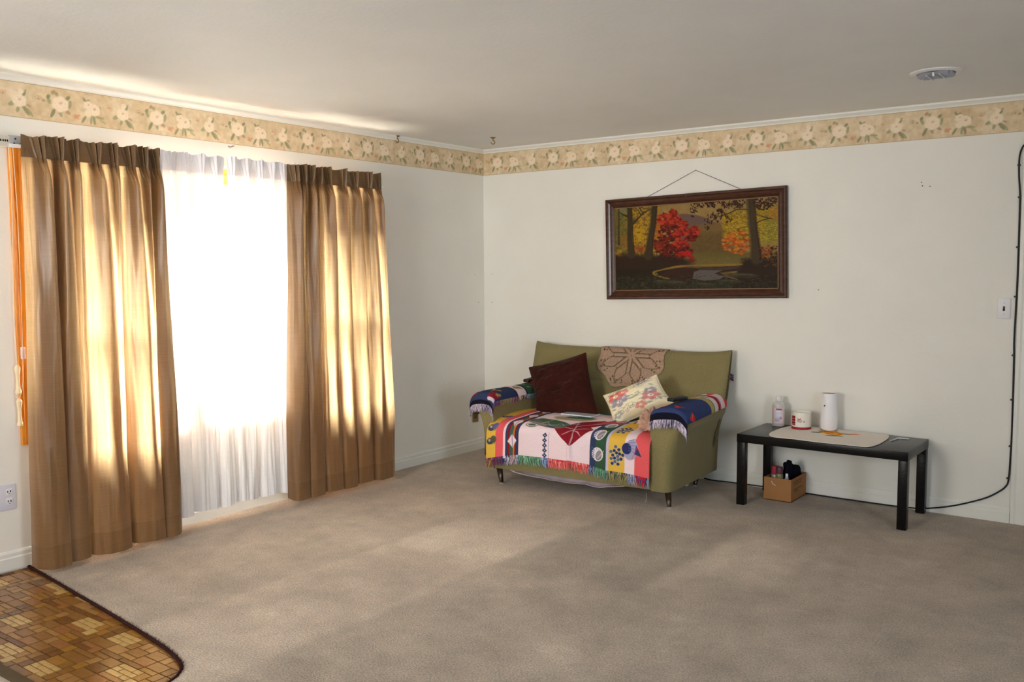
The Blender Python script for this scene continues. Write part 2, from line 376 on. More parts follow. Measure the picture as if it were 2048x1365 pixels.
wall_back = wall_with_hole('wall_back', lambda a, b, c, d: ((a, 0, c), (b, WT, d)), 0, XR, -0.03, H, (DX0, DX1, -0.03, DZ), M_wall)
wall_right = wall_with_hole('wall_right', lambda a, b, c, d: ((XR, a, c), (XR + WT, b, d)), YF - 0.15, 0.15, -0.03, H, None, M_wall)
wall_front = wall_with_hole('wall_front', lambda a, b, c, d: ((0, YF - WT, c), (XR, YF, d)), 0, XR, -0.03, H, None, M_wall)
ceiling = tag(box('ceiling', (-WT, YF - WT, H), (XR + WT, WT, H + 0.12), M_ceil), kind='structure')
tag(box('roof_overhang', (-0.77, YF - 0.6, H + 0.12), (-0.2, 0.6, H + 0.24), pm('soffit_paint', rgb(215, 210, 200), 0.7)), kind='structure')
tag(box('fascia_board', (-0.80, YF - 0.6, 2.40), (-0.77, 0.6, H + 0.24), pm('fascia_paint', rgb(215, 210, 200), 0.7)), kind='structure')
tag(box('ground_outside', (-30, -30, -0.6), (-0.2, 25, -0.4), pm('pale_concrete', rgb(216, 212, 204), 0.95, ns=3, amt=0.05)), kind='structure')

# crown moulding: slim quarter-round strips
cove = [(0, 0), (0.030, 0), (0.027, -0.010), (0.018, -0.017), (0.010, -0.024), (0.007, -0.032), (0, -0.032)]
tag(prism('trim_1', [(a, H + b) for a, b in cove], 1, YF, 0, M_white), kind='structure')
tag(prism('trim_2', [(-a, H + b) for a, b in cove], 0, 0, XR, M_white), kind='structure')
# baseboards with a stepped cap
bb = [(0, 0), (0.013, 0), (0.013, 0.058), (0.009, 0.064), (0.009, 0.082), (0.005, 0.092), (0, 0.094)]
tag(prism('baseboard_left', bb, 1, YF, 0, M_white), kind='structure')
bk = [(-a, b) for a, b in bb]
def bprism(name, x0, x1): return tag(prism(name, bk, 0, x0, x1, M_white), kind='structure')
bprism('baseboard_back', 0, 3.868); bprism('baseboard_back_right', 4.89, XR)
# doorway in the back wall: casing and a door
door = empty('door_1', ((DX0 + DX1) / 2, 0, 0), kind='structure')
cas = [(0, 0), (-0.012, 0.002), (-0.016, 0.02), (-0.010, 0.03), (-0.014, 0.06), (-0.018, 0.075), (-0.010, 0.088), (0, 0.090)]
prism('casing', [(3.868 + b, a) for a, b in cas], 2, 0, DZ + 0.09, M_white, door)
prism('casing', [(DX1 + 0.09 - b, a) for a, b in cas], 2, 0, DZ + 0.09, M_white, door)
prism('casing', [(a, DZ + 0.09 - b) for a, b in cas], 0, 3.868, DX1 + 0.09, M_white, door)
box('door_leaf', (DX0 + 0.004, 0.06, 0.006), (DX1 - 0.004, 0.10, DZ - 0.004), wood_mat('dark_door_wood', rgb(58, 38, 40), rgb(80, 54, 50)), door, 0.003)
lathe('door_handle', [(0.001, 0), (0.025, 0.004), (0.026, 0.02), (0.012, 0.03), (0.012, 0.05), (0.001, 0.052)], (4.72, 0.03, 0.98), M_brass, door)

# small nail holes and stains on the walls, as shallow dark plugs
def dots(parent, pts, ax):
    for a, z, r in pts:
        bm = bmesh.new(); bmesh.ops.create_cone(bm, cap_ends=True, segments=8, radius1=r, radius2=r, depth=0.003)
        bmesh.ops.rotate(bm, cent=(0, 0, 0), matrix=Matrix.Rotation(PI / 2, 3, 'X' if ax == 1 else 'Y'), verts=bm.verts)
        bmesh.ops.translate(bm, vec=(a, -0.001, z) if ax == 1 else (0.001, a, z), verts=bm.verts)
        from_bm('nail_hole', bm, M_dark, parent)
dots(wall_back, [(3.336, 1.984, .003), (3.342, 1.963, .0035), (3.384, 1.958, .003), (2.737, 1.337, .003), (0.088, 1.44, .0025), (0.081, 1.208, .0025)], 1)
dots(wall_left, [(-0.118, 1.433, .0025), (-0.075, 1.209, .0025)], 0)

# ------------------------------------------------------------------ wallpaper border with roses and butterflies
ZB0, ZB1 = 2.2355, 2.4085
def border_cols(U, V):
    """U metres along the wall, V metres above the strip's lower edge"""
    hgt = ZB1 - ZB0; mmx = U * 1000; mmy = V * 1000
    n1 = fbm(U * 9, V * 9, 1); n2 = fbm(U * 45, V * 45, 5)
    base = np.array((208, 187, 154)) * 1.0 + (n1[..., None] - 0.5) * np.array((22, 28, 34)) + (n2[..., None] - 0.5) * np.array((30, 34, 40))
    P = Paint(mmx, mmy, (0, 0, 0)); P.C = base
    lo, hi = mmx.min(), mmx.max(); green = (146, 144, 108); dg = (124, 122, 90); lg = (168, 162, 122); cream = (226, 208, 182); pink = (212, 176, 152); rose = (186, 146, 126); org = (204, 150, 112); brn = (164, 132, 104)
    def leaf(x, y, a, L, w=8, c=green): P.ell(x, y, L, w, c, a, 0.35, 0.8); P.line([(x - L * .7 * math.cos(a), y - L * .7 * math.sin(a)), (x + L * .7 * math.cos(a), y + L * .7 * math.sin(a))], 1.6, lg, 1.5, 0.7)
    def rosef(x, y, rx, ry, core=pink):
        P.ell(x, y, rx * 1.0, ry * 1.0, cream, 0, 0.3)
        for k in range(6):
            a = k * PI / 3 + 0.4; P.ell(x + rx * .55 * math.cos(a), y + ry * .55 * math.sin(a), rx * .55, ry * .52, cream, a, 0.25)
        P.ell(x, y, rx * .8, ry * .8, (229, 212, 187), 0, 0.3)
        for k in range(7):
            a = k * 0.9; P.line([(x + rx * .62 * math.cos(a), y + ry * .62 * math.sin(a)), (x + rx * .70 * math.cos(a + .5), y + ry * .7 * math.sin(a + .5))], 2.4, (214, 184, 152), 2.0, 0.8)
        P.ell(x + rx * .05, y + ry * .18, rx * .30, ry * .24, core, 0.4, 0.8, 0.6); P.line([(x - rx * .1, y + ry * .26), (x + rx * .05, y + ry * .12), (x + rx * .2, y + ry * .28)], 3.0, rose, 2.5, 0.7)
    def bfly(x, y, c, s=1.0, filled=True, r=0.3):
        al = 0.85 if filled else 0.55
        P.ell(x - 7 * s, y + 4 * s, 11 * s, 6 * s, c, r + .7, 0.3, al); P.ell(x + 8 * s, y + 6 * s, 12 * s, 6 * s, c, r, 0.3, al); P.ell(x + 4 * s, y - 5 * s, 8 * s, 5 * s, c, r - .5, 0.3, al)
        if not filled: P.ell(x - 7 * s, y + 4 * s, 7 * s, 3 * s, (218, 190, 152), r + .7, 0.3); P.ell(x + 8 * s, y + 6 * s, 8 * s, 3.5 * s, (218, 190, 152), r, 0.3)
        P.line([(x - 6 * s, y - 6 * s), (x + 2 * s, y + 4 * s)], 2.5 * s, brn, 1.5)
    k0 = math.floor((lo - 600) / 540)
    for k in range(k0, int((hi - lo) / 540) + k0 + 4):
        a = k * 540.0
        # A: middle rose over long leaves
        x, y = a, 84
        leaf(x - 36, y - 18, 0.5, 22, 10); leaf(x + 28, y - 42, -1.0, 30, 9, dg); leaf(x + 48, y - 52, -0.95, 24, 7); leaf(x - 8, y - 40, -1.9, 20, 8); leaf(x + 44, y - 20, -0.3, 12, 5, brn); leaf(x + 24, y + 34, 0.9, 12, 6, dg)
        rosef(x, y, 32, 29); P.ell(x + 4, y + 44, 17, 13, cream, 0, 0.3); P.ell(x - 10, y + 46, 8, 6, pink, 0, 0.4, 0.7); leaf(x + 30, y + 50, 1.0, 10, 4)
        # B: large rose ringed with leaves
        x, y = a + 203, 92
        for dx, dy, an, L, c in ((-40, -48, 1.1, 26, dg), (-2, -44, -1.2, 20, green), (-58, 14, 1.9, 20, green), (-60, 32, 0.8, 12, dg), (50, 6, 1.4, 22, green), (40, 36, 0.7, 14, dg), (38, -36, -0.5, 14, brn), (-34, 56, 0.8, 12, brn), (-18, 50, -0.4, 10, green)): leaf(x + dx, y + dy, an, L, 8.5, c)
        rosef(x, y, 40, 35)
        # C: tall pair of roses over striped leaves
        x, y = a + 370, 88
        for dx, dy, an, L, c in ((-46, -56, 1.0, 22, dg), (-6, -54, 1.4, 24, green), (10, -54, 1.7, 24, dg), (40, -38, -0.1, 24, green), (56, -56, -0.6, 22, lg), (-38, 42, 2.2, 16, dg), (-20, 42, 0.6, 10, dg), (42, 8, 1.4, 12, green)): leaf(x + dx, y + dy, an, L, 6.5, c)
        rosef(x - 20, y + 18, 24, 20, pink); rosef(x + 12, y - 2, 30, 27, rose); P.ell(x - 22, y - 22, 20, 17, cream, 0, 0.3)
        bfly(a + 285, 40, org, 1.15, True); bfly(a + 464, 112, (196, 136, 110), 0.95, False, 0.6); bfly(a + 92, 108, brn, 0.95, False, -0.2); leaf(a + 118, 100, 0.2, 9, 6, brn)
    for yy, wd, c, al in ((1.0, 3.5, (150, 112, 66), 0.9), (hgt * 1000 - 1.0, 3.5, (150, 116, 74), 0.9)): P.put(sm(np.abs(mmy - yy) - wd / 2, 2.5), c, al)
    return P.out(1.10)
def border(name, u0, u1, to_xyz, parent, step=0.0042):
    nu = int((u1 - u0) / step) + 1; nv = 42; u = np.linspace(u0, u1, nu); v = np.linspace(0, ZB1 - ZB0, nv); U, V = np.meshgrid(u, v, indexing='ij')
    o = grid(name, to_xyz(U, V + ZB0), M_border, parent, border_cols(U, V), smooth=False); return o
M_border = colmat('wallpaper_print', 0.7, 0.2)
# leftward strip: u = distance so that the rose at y = -0.419 starts a repeat (print runs left to right as seen in the room)
border('wallpaper_border', -4.6, 0.4165, lambda U, Z: np.stack([np.full_like(U, 0.0012), U - 0.419, Z], -1), wall_left)
border('wallpaper_border', -3.7215, 1.3, lambda U, Z: np.stack([U + 3.723, np.full_like(U, -0.0012), Z], -1), wall_back)

# ------------------------------------------------------------------ window: casing, sashes, panes
win = empty('window_1', (0, (WY0 + WY1) / 2, WZ0), kind='structure')
CW = 0.085
cs = [(0, 0), (0.020, 0), (0.024, 0.012), (0.018, 0.020), (0.018, 0.045), (0.022, 0.052), (0.016, 0.070), (0.010, 0.085), (0, 0.085)]   # (out, across)
prism('casing', [(x, WY0 - 0.0 - CW + b) for x, b in cs], 2, WZ0 - CW, WZ1 + CW, M_oak, win)
prism('casing', [(x, WY1 + CW - b) for x, b in cs], 2, WZ0 - CW, WZ1 + CW, M_oak, win)
prism('casing', [(x, WZ0 - CW + b) for x, b in cs], 1, WY0 - CW * 0.2, WY1 + CW * 0.2, M_oak, win)
prism('casing', [(x, WZ1 + CW - b) for x, b in cs], 1, WY0 - CW * 0.2, WY1 + CW * 0.2, M_oak, win)
M_sash = pm('white_window_frame', rgb(236, 234, 228), 0.4, 0.4)
for nm, lo, hi in (('jamb', (-WT, WY0, WZ0), (0, WY0 + 0.018, WZ1)), ('jamb', (-WT, WY1 - 0.018, WZ0), (0, WY1, WZ1)), ('window_sill', (-WT, WY0, WZ0), (0.004, WY1, WZ0 + 0.02)), ('head_jamb', (-WT, WY0, WZ1 - 0.02), (0, WY1, WZ1))):
    box(nm, lo, hi, M_sash if nm == 'window_sill' else M_oak, win, 0.002)
YA, YB = -2.90, -2.09                                       # mullions
for y in (YA, YB): box('mullion', (-WT + 0.005, y - 0.03, WZ0 + 0.02), (-0.005, y + 0.03, WZ1 - 0.02), M_sash, win, 0.004)
def sash(y0, y1, z0, z1, x):
    w = 0.042; s = box('sash', (x - 0.018, y0, z0), (x + 0.018, y0 + w, z1), M_sash, win, 0.003)
    for lo, hi in (((x - 0.018, y1 - w, z0), (x + 0.018, y1, z1)), ((x - 0.018, y0 + w, z0), (x + 0.018, y1 - w, z0 + w)), ((x - 0.018, y0 + w, z1 - w), (x + 0.018, y1 - w, z1))): box('sash_rail', lo, hi, M_sash, s, 0.003)
    box('pane', (x - 0.003, y0 + w, z0 + w), (x + 0.003, y1 - w, z1 - w), M_glass, s)
zm = (WZ0 + WZ1) / 2 + 0.0
for y0, y1 in ((WY0 + 0.018, YA - 0.03), (YB + 0.03, WY1 - 0.018)):
    sash(y0, y1, WZ0 + 0.02, zm + 0.02, -0.100); sash(y0, y1, zm - 0.02, WZ1 - 0.02, -0.138)
sash(YA + 0.03, YB - 0.03, WZ0 + 0.02, WZ1 - 0.02, -0.12)
lt = box('latch', (0.018, -3.722, 1.047), (0.034, -3.699, 1.108), pm('pinkish_white_plastic', rgb(236, 216, 222), 0.4), win, 0.006)

# added casings round the unseen fill lights; the walls have no openings there
def fill_light_frame(n, c, w, h, ax):
    r = empty('window_%d' % n, c, kind='structure')
    def bx(name, u0, u1, z0, z1):
        if ax == 'y': box(name, (c[0] + u0, c[1] - .03, c[2] + z0), (c[0] + u1, c[1] + .05, c[2] + z1), M_white, r, .004)
        else: box(name, (c[0] - .05, c[1] + u0, c[2] + z0), (c[0] + .03, c[1] + u1, c[2] + z1), M_white, r, .004)
    for a, b, z0, z1 in ((-w / 2 - .08, -w / 2, -h / 2 - .08, h / 2 + .08), (w / 2, w / 2 + .08, -h / 2 - .08, h / 2 + .08), (-w / 2, w / 2, -h / 2 - .08, -h / 2), (-w / 2, w / 2, h / 2, h / 2 + .08)): bx('casing', a, b, z0, z1)
fill_light_frame(2, (1.7, -7.17, 1.55), 2.0, 1.7, 'y'); fill_light_frame(3, (4.6, -7.17, 1.45), 1.8, 1.4, 'y'); fill_light_frame(4, (6.97, -4.6, 1.40), 1.9, 1.5, 'x')

# ------------------------------------------------------------------ vinyl tiles in the corner of the room
tile_base = tag(box('tile_floor', (0.0, -4.36, -0.0299), (1.79, -3.70, ZT - 0.0025), pm('tile_grout', rgb(62, 38, 15), 0.4, ns=30, amt=0.1)), kind='structure')
TM = []
for nm, c in (('tan', (158, 114, 62)), ('brown', (136, 92, 42)), ('dark_brown', (114, 72, 30)), ('cream', (190, 154, 94)), ('ochre', (152, 106, 42)), ('rust', (146, 96, 50))):
    m, n, l, b = bare('vinyl_tile_' + nm); t = noise(n, l, 260, 2); t2 = noise(n, l, 40, 3)
    l.new(vary(n, l, vary(n, l, rgb(*c), t.outputs[0], 0.86, 1.14), t2.outputs[0], 0.92, 1.08), b.inputs['Base Color']); b.inputs['Roughness'].default_value = 0.17; b.inputs['Specular IOR Level'].default_value = 0.5
    bump(n, l, b, t2.outputs[0], 0.12, 0.004); TM.append(m)
region = [(float(x), float(y)) for x, y in edge] + [(0.0, -4.35)]
region[-2] = (1.715, -4.35)
def clip(poly, reg):
    out = poly; n = len(reg)
    ar = sum(reg[i][0] * reg[(i + 1) % n][1] - reg[(i + 1) % n][0] * reg[i][1] for i in range(n)); sg = 1 if ar > 0 else -1
    for i in range(n):
        a, b = reg[i], reg[(i + 1) % n]; inp = out; out = []
        if not inp: break
        f = lambda p: sg * ((b[0] - a[0]) * (p[1] - a[1]) - (b[1] - a[1]) * (p[0] - a[0]))
        for j in range(len(inp)):
            p, q = inp[j - 1], inp[j]; fp, fq = f(p), f(q)
            if (fp >= 0) != (fq >= 0): t = fp / (fp - fq); out.append((p[0] + t * (q[0] - p[0]), p[1] + t * (q[1] - p[1])))
            if fq >= 0: out.append(q)
    return out
cell = 0.0285; cx_, cy_ = 0.047, 0.0275; NX, NY = 40, 24; used = np.zeros((NX, NY), bool); rt = random.Random(5); tiles = []
UN = 12                                                        # one printed unit of the pattern repeats
unit = []
u_used = np.zeros((UN, UN), bool)
for (i0, j0) in ((1, 2), (7, 8)):                              # the pale clusters of small slips
    for (di, dj, w, h) in ((0, 0, 2, 1), (2, 0, 1, 1), (0, 1, 1, 1), (1, 1, 2, 1), (0, 2, 2, 1), (2, 2, 1, 1)):
        unit.append((i0 + di, j0 + dj, w, h, 3)); u_used[i0 + di:i0 + di + w, j0 + dj:j0 + dj + h] = True
for j in range(UN):
    for i in range(UN):
        if u_used[i, j]: continue
        for (w, h) in rt.sample([(2, 2), (2, 2), (2, 1), (1, 2), (3, 2), (2, 1), (3, 1)], 7) + [(1, 1)]:
            if i + w <= UN and j + h <= UN and not u_used[i:i + w, j:j + h].any(): break
        u_used[i:i + w, j:j + h] = True; unit.append((i, j, w, h, rt.choice([0, 0, 1, 1, 2, 4, 4, 5, 0, 3] if w * h < 4 else [0, 1, 1, 2, 4, 4, 5])))
for bi in range(NX // UN + 1):
    for bj in range(-1, NY // UN + 1):
        for (i, j, w, h, c) in unit: tiles.append(((bi * UN + i) * cx_, -4.36 + (bj * UN + j) * cy_ + (0.0 if bi % 2 == 0 else 6 * cy_), w * cx_, h * cy_, c))
g = 0.0021; cut = []
for (x, y, w, h, c) in tiles:
    pl = clip([(x + g, y + g), (x + w - g, y + g), (x + w - g, y + h - g), (x + g, y + h - g)], region)
    if len(pl) < 3: continue
    ar = abs(sum(pl[i - 1][0] * pl[i][1] - pl[i][0] * pl[i - 1][1] for i in range(len(pl)))) / 2
    if ar < 4e-5: continue
    cxm = sum(p[0] for p in pl) / len(pl); cym = sum(p[1] for p in pl) / len(pl)
    seen = cym > -3.86 - 0.447 * cxm - 0.04                    # what lies inside the photograph's frame
    dist = math.hypot(cxm - C_[0], cym - C_[1]); cut.append((seen, ar / dist ** 2, pl, c, len(pl) == 4 and abs(ar - (w - 2 * g) * (h - 2 * g)) < 1e-7, (w, h)))
cut.sort(key=lambda t: (not t[0], -t[1]))
def tile_bm(bm, pl, z0=ZT - 0.0028, z1=ZT):
    cx = sum(p[0] for p in pl) / len(pl); cy = sum(p[1] for p in pl) / len(pl)
    A = [bm.verts.new((x, y, z0)) for x, y in pl]; B = [bm.verts.new((cx + (x - cx) * .97, cy + (y - cy) * .97, z1)) for x, y in pl]; n = len(pl)
    fs = [bm.faces.new(B)]
    for i in range(n): fs.append(bm.faces.new((A[i], A[(i + 1) % n], B[(i + 1) % n], B[i])))
    return fs
shared = {}
for k, (seen, a_, pl, c, whole, wh) in enumerate(cut[:300]):
    key = (round(wh[0], 4), round(wh[1], 4), c)
    if whole and key in shared:
        o = shared[key].copy(); COL.objects.link(o); o.parent = tile_base
        base = Vector(((min(p[0] for p in pl) + max(p[0] for p in pl)) / 2, (min(p[1] for p in pl) + max(p[1] for p in pl)) / 2, ZT - 0.0028)); o.location = base - WPOS[tile_base.name]
    else:
        bm = bmesh.new(); tile_bm(bm, pl); o = from_bm('tile', bm, TM[c], tile_base)
        if whole: shared[key] = o
bm = bmesh.new()
for (seen, a_, pl, c, whole, wh) in cut[300:]:
    for f in tile_bm(bm, pl): f.material_index = c
me = bpy.data.meshes.new('small_tiles'); bmesh.ops.recalc_face_normals(bm, faces=bm.faces); bm.to_mesh(me); bm.free()
for m in TM: me.materials.append(m)
tag(link_mesh('small_tiles', me, None, tile_base), kind='stuff')
# dark binding along the cut edge of the carpet, shaggy with yarn ends
bind = tube('carpet_binding', np.column_stack([edge[:-1, 0], edge[:-1, 1] - 0.002, np.full(len(edge) - 1, -0.003)]), 0.007, pm('burgundy_brown_binding', rgb(58, 34, 34), 0.95, 0.05, ns=80, amt=0.3, bs=160, bstr=0.5))
tag(bind, 'dark burgundy brown binding along the curved carpet edge beside the tiles', 'edging')
bm = bmesh.new(); e2 = spline([tuple(p) for p in edge[:-2]], 420)
for i in range(6, 420):
    for q in range(2):
        x, y = e2[i] + RNG.normal(0, .0025, 2); h = RNG.uniform(.004, .013); dx, dy = RNG.normal(0, .006, 2); w = .0016
        v = [bm.verts.new(p) for p in ((x - w, y, -.003), (x + w, y, -.003), (x, y + w, -.003), (x + dx, y + abs(dy) + .002, h))]
        for f in ((0, 1, 3), (1, 2, 3), (2, 0, 3)): bm.faces.new([v[t] for t in f])
tag(from_bm('yarn_ends', bm, bind.data.materials[0], bind), kind='stuff')
tag(box('trim_3', (0.0, -4.40, -0.03), (1.72, -4.352, 0.006), pm('brown_threshold_strip', rgb(84, 68, 44), 0.5, ns=14, amt=0.15), None, 0.003), kind='structure')

# ------------------------------------------------------------------ curtains
def drape_points(yt, yb, ztop, zbot, x0, pins, vall, a_top, a_bot, nu, nv, seed, head=0.105, pinw=0.02, hemwave=0.006, ruffle=0.006, ret=False):
    u = np.linspace(0, 1, nu); z = np.concatenate([np.linspace(ztop, ztop - head, 14)[:-1], np.linspace(ztop - head, zbot, nv - 13)])
    U, Z = np.meshgrid(u, z, indexing='ij'); yT = yt[0] + (yt[1] - yt[0]) * u
    up = np.array([(p - yt[0]) / (yt[1] - yt[0]) for p in pins]); L = abs(yt[1] - yt[0])
    sp = np.gradient(up) if len(up) > 1 else np.array([.3])
    s = np.clip((ztop - head - Z) / (ztop - head - zbot), 0, 1); sb = s ** 0.55; ss = s * s * (3 - 2 * s)
    ptop = np.zeros(nu)
    for p, w in zip(up, sp): ptop = np.maximum(ptop, np.exp(-((u - p) / (0.27 * w)) ** 2))
    va = np.array(sorted(vall)); pb = np.zeros(nu); ph = np.zeros(nu)
    for i in range(len(va) - 1):
        k = (u >= va[i]) & (u <= va[i + 1]); t = (u[k] - va[i]) / (va[i + 1] - va[i]); pb[k] = np.sin(PI * t) ** 0.75 * min(1.0, 0.55 + 3.0 * (va[i + 1] - va[i])); ph[k] = np.sin(2 * PI * t)
    n1 = fbm(U * 14, Z * 1.1, seed) - .5; n2 = fbm(U * 42, Z * 2.2, seed + 3) - .5
    body = a_top * ptop[:, None] * (1 - sb) + a_bot * pb[:, None] * sb + n1 * (0.018 + 0.03 * s) + n2 * 0.010
    Y = yT[:, None] * (1 - ss) + (yb[0] + (yb[1] - yb[0]) * u)[:, None] * ss
    Y = Y - 0.55 * a_bot * ph[:, None] * sb * 0.5
    # heading: stiff band with tight three-finger pleats at every pin
    hd = np.clip((ztop - Z) / head, 0, 1); X = x0 + np.where(Z < ztop - head, body, 0)
    fing = np.zeros_like(U); pull = np.zeros_like(U)
    for p, w in zip(up, sp):
        d = (U - p) * L; wid = 0.030 * (1 - hd) + 0.011 * hd
        fing = np.maximum(fing, np.exp(-(d / wid) ** 2) * (0.60 + 0.40 * np.cos(2 * PI * d / (wid * 0.72))))
    flat = 0.010 * np.sin(U * 23 + seed) * (1 - hd) + 0.004
    hx = x0 + flat + a_top * 0.75 * fing + (0.006 * (fbm(U * 30, hd * 3, seed + 7) - .5))
    bl = np.clip((Z - (ztop - head)) / 0.03, 0, 1)[..., None] if False else None
    neck = np.exp(-((ztop - head - Z) / 0.055) ** 2) * (Z < ztop - head)
    pin_at = x0 + 0.004 + a_top * 0.75 * fing[:, 12][:, None]
    X = np.where(Z >= ztop - head, hx, X * (1 - neck) + pin_at * neck)
    Zo = Z + np.where(hd < 1, (ruffle * (fing - .4) + 0.005 * np.sin(U * 31 + seed)) * (1 - hd), 0) + hemwave * np.sin(U * 17 + seed) * (s ** 6) + 0.004 * (1 - pb[:, None]) * s ** 6
    if ret:                                                     # the outer edge turns back to the wall
        t = np.clip((U - .945) / .055, 0, 1); X = X * (1 - t ** 1.5) + 0.022 * t ** 1.5; Y = Y + 0.012 * t
    return np.stack([X, Y, Zo], -1), 13
def drape(name, label, cat, mats, group, layers=False, **k):
    P, nh = drape_points(**k); nv = P.shape[1]; hem = nv - 7
    root = empty(name, (k['x0'], (k['yt'][0] + k['yt'][1]) / 2, k['zbot']), label, cat, group)
    grid('heading', P[:, :nh + 1], mats[0], root); grid('panel', P[:, nh:hem + 1], mats[1], root); grid('hem', P[:, hem:], mats[2], root)
    # opaque strips added behind each pleat, blocking window light so the folds go dark
    if layers:
        yt = k['yt']; nu = P.shape[0]; up = [(p - yt[0]) / (yt[1] - yt[0]) for p in k['pins']]; sp = np.gradient(up)
        for p, w in zip(up, sp):
            i0, i1 = int(max(0, (p - .34 * w) * (nu - 1))), int(min(nu - 1, (p + .34 * w) * (nu - 1))); j1 = int(nh + (hem - nh) * .93)
            if i1 - i0 < 3: continue
            L = P[i0:i1 + 1, nh - 3:j1].copy(); tt = np.linspace(0, 1, L.shape[1])[None, :]; c = L[:, :, 1].mean(0, keepdims=True); L[:, :, 1] = c + (L[:, :, 1] - c) * (1 - .35 * tt)
            L[:, :, 0] = k['x0'] - .012 + .55 * (L[:, :, 0] - k['x0']) - .010 * tt; grid('pleat_light_block', L, mats[0], root)
    # hooks that hold the pleats on the rail
    for p in k['pins']:
        tube('hook', [(k['x0'] - 0.004, p, k['ztop'] - 0.075), (k['x0'] - 0.008, p, k['ztop'] - 0.045), (0.070, p, k['ztop'] - 0.045), (0.068, p, k['ztop'] - 0.055)], 0.0012, M_steel, root, 5)
    return root
def shy(y, k):
    return y + k * (-.057 - (y + 3.65) * .0257)              # the same place in the room's view once the cloth hangs further from the wall
def uv_of(ys, a, b): return [min(1, max(0, (y - a) / (b - a))) for y in ys]
def hang(name, label, mats, group, yt, yb, pins, vall, k, **kw):
    f = lambda v: tuple(shy(y, k) for y in v)
    a, b = f(yb)
    drape(name, label, 'curtain', mats, group, yt=f(yt), yb=(a, b), pins=list(f(pins)), vall=[0] + uv_of(f(vall), a, b) + [1.0], **kw)
G3, S3 = (M_goldhead, M_gold, M_goldhem), (M_sheerhead, M_sheer, M_sheerhem)
hang('gold_drape', 'gold silk drape at the left end of the window, bottom nearly on the tiles', G3, 'gold drapes of the window',
     yt=(-3.712, -2.972), yb=(-3.748, -2.955), pins=[-3.62, -3.531, -3.452, -3.339, -3.244, -3.151, -3.076, -3.008], vall=[-3.587, -3.49, -3.237, -3.05], k=.46,
     ztop=2.132, zbot=0.030, x0=0.150, a_top=0.082, a_bot=0.110, nu=460, nv=120, seed=2, layers=True)
hang('gold_drape', 'gold silk drape at the right end of the window, nearer the loveseat', G3, 'gold drapes of the window',
     yt=(-2.098, -1.268), yb=(-2.145, -1.215), pins=[-2.04, -1.98, -1.92, -1.85, -1.773, -1.645, -1.535, -1.41, -1.30], vall=[-2.02, -1.892, -1.733, -1.605, -1.46], k=.46,
     ztop=2.133, zbot=0.040, x0=0.150, a_top=0.080, a_bot=0.100, nu=460, nv=120, seed=9, layers=True, ret=True)
hang('sheer_curtain', 'white sheer panel next to the left gold drape', S3, 'white sheers in the window',
     yt=(-3.10, -2.522), yb=(-3.08, -2.505), pins=[-3.07, -3.02, -2.941, -2.859, -2.769, -2.674, -2.584], vall=[-2.93, -2.792, -2.625], k=.35,
     ztop=2.140, zbot=0.085, x0=0.085, a_top=0.040, a_bot=0.050, nu=420, nv=100, seed=4)
hang('sheer_curtain', 'white sheer panel next to the right gold drape', S3, 'white sheers in the window',
     yt=(-2.500, -1.94), yb=(-2.515, -1.94), pins=[-2.465, -2.364, -2.261, -2.173, -2.09, -1.99], vall=[-2.335, -2.205, -2.05], k=.35,
     ztop=2.144, zbot=0.085, x0=0.085, a_top=0.040, a_bot=0.050, nu=420, nv=100, seed=6)
# traverse rails with wall brackets
rail = empty('curtain_rail', (0.07, -2.5, 2.09), 'white metal curtain rail with grey end bracket above the window', 'curtain rail')
box('rail', (0.064, -3.75, 2.078), (0.071, -1.33, 2.096), M_white2, rail, 0.002)
br = box('bracket', (0.052, -3.745, 2.084), (0.060, -3.66, 2.137), M_steel, rail, 0.002); box('bracket_arm', (0.0, -3.70, 2.10), (0.056, -3.672, 2.130), M_steel, br, 0.002)
for dy, dz in ((-3.715, 2.122), (-3.722, 2.098), (-3.692, 2.098)): box('screw', (0.0595, dy - .004, dz - .004), (0.062, dy + .004, dz + .004), M_dark, br)
end = box('rail_end', (0.046, -3.95, 2.080), (0.062, -3.742, 2.133), pm('off_white_rail_end', rgb(206, 200, 186), 0.5), rail, 0.003)
for i, dy in enumerate((-3.752, -3.762, -3.772, -3.783, -3.79)): box('slot', (0.0615, dy - .004, 2.104), (0.063, dy + .002, 2.114), M_dark, end)
br2 = box('bracket', (0.0, -1.36, 2.080), (0.068, -1.345, 2.094), M_steel, rail, 0.002)
# operating cords with moulded pulls
cords = empty('drapery_pull', (0.03, -3.745, 0.71), 'ivory curtain cords with two bone shaped pulls at the left window casing', 'cord')
def pull(name, y, z0, z1, x=0.034):
    h = z1 - z0
    return lathe(name, [(0.001, 0), (0.0135, 0.002), (0.015, 0.012), (0.011, 0.022), (0.0085, h * .4), (0.0085, h * .65), (0.013, h * .80), (0.0145, h * .92), (0.008, h), (0.001, h)], (x, y, z0), M_ivory, cords, 16)
pull('cord_pull', -3.746, 0.878, 1.02); pull('cord_pull', -3.745, 0.716, 0.852)
tube('cord', spline([(0.045, -3.742, 2.09), (0.036, -3.735, 1.8), (0.034, -3.747, 1.3), (0.034, -3.746, 1.0)], 24), 0.0022, M_cord, cords, 6)
tube('cord', spline([(0.045, -3.722, 2.09), (0.040, -3.712, 1.7), (0.036, -3.716, 1.1), (0.034, -3.722, 0.93), (0.034, -3.745, 0.846)], 30), 0.0018, M_cord, cords, 6)
tube('cord', spline([(0.034, -3.749, 0.885), (0.036, -3.756, 0.865), (0.034, -3.747, 0.845)], 10), 0.002, M_cord, cords, 6)

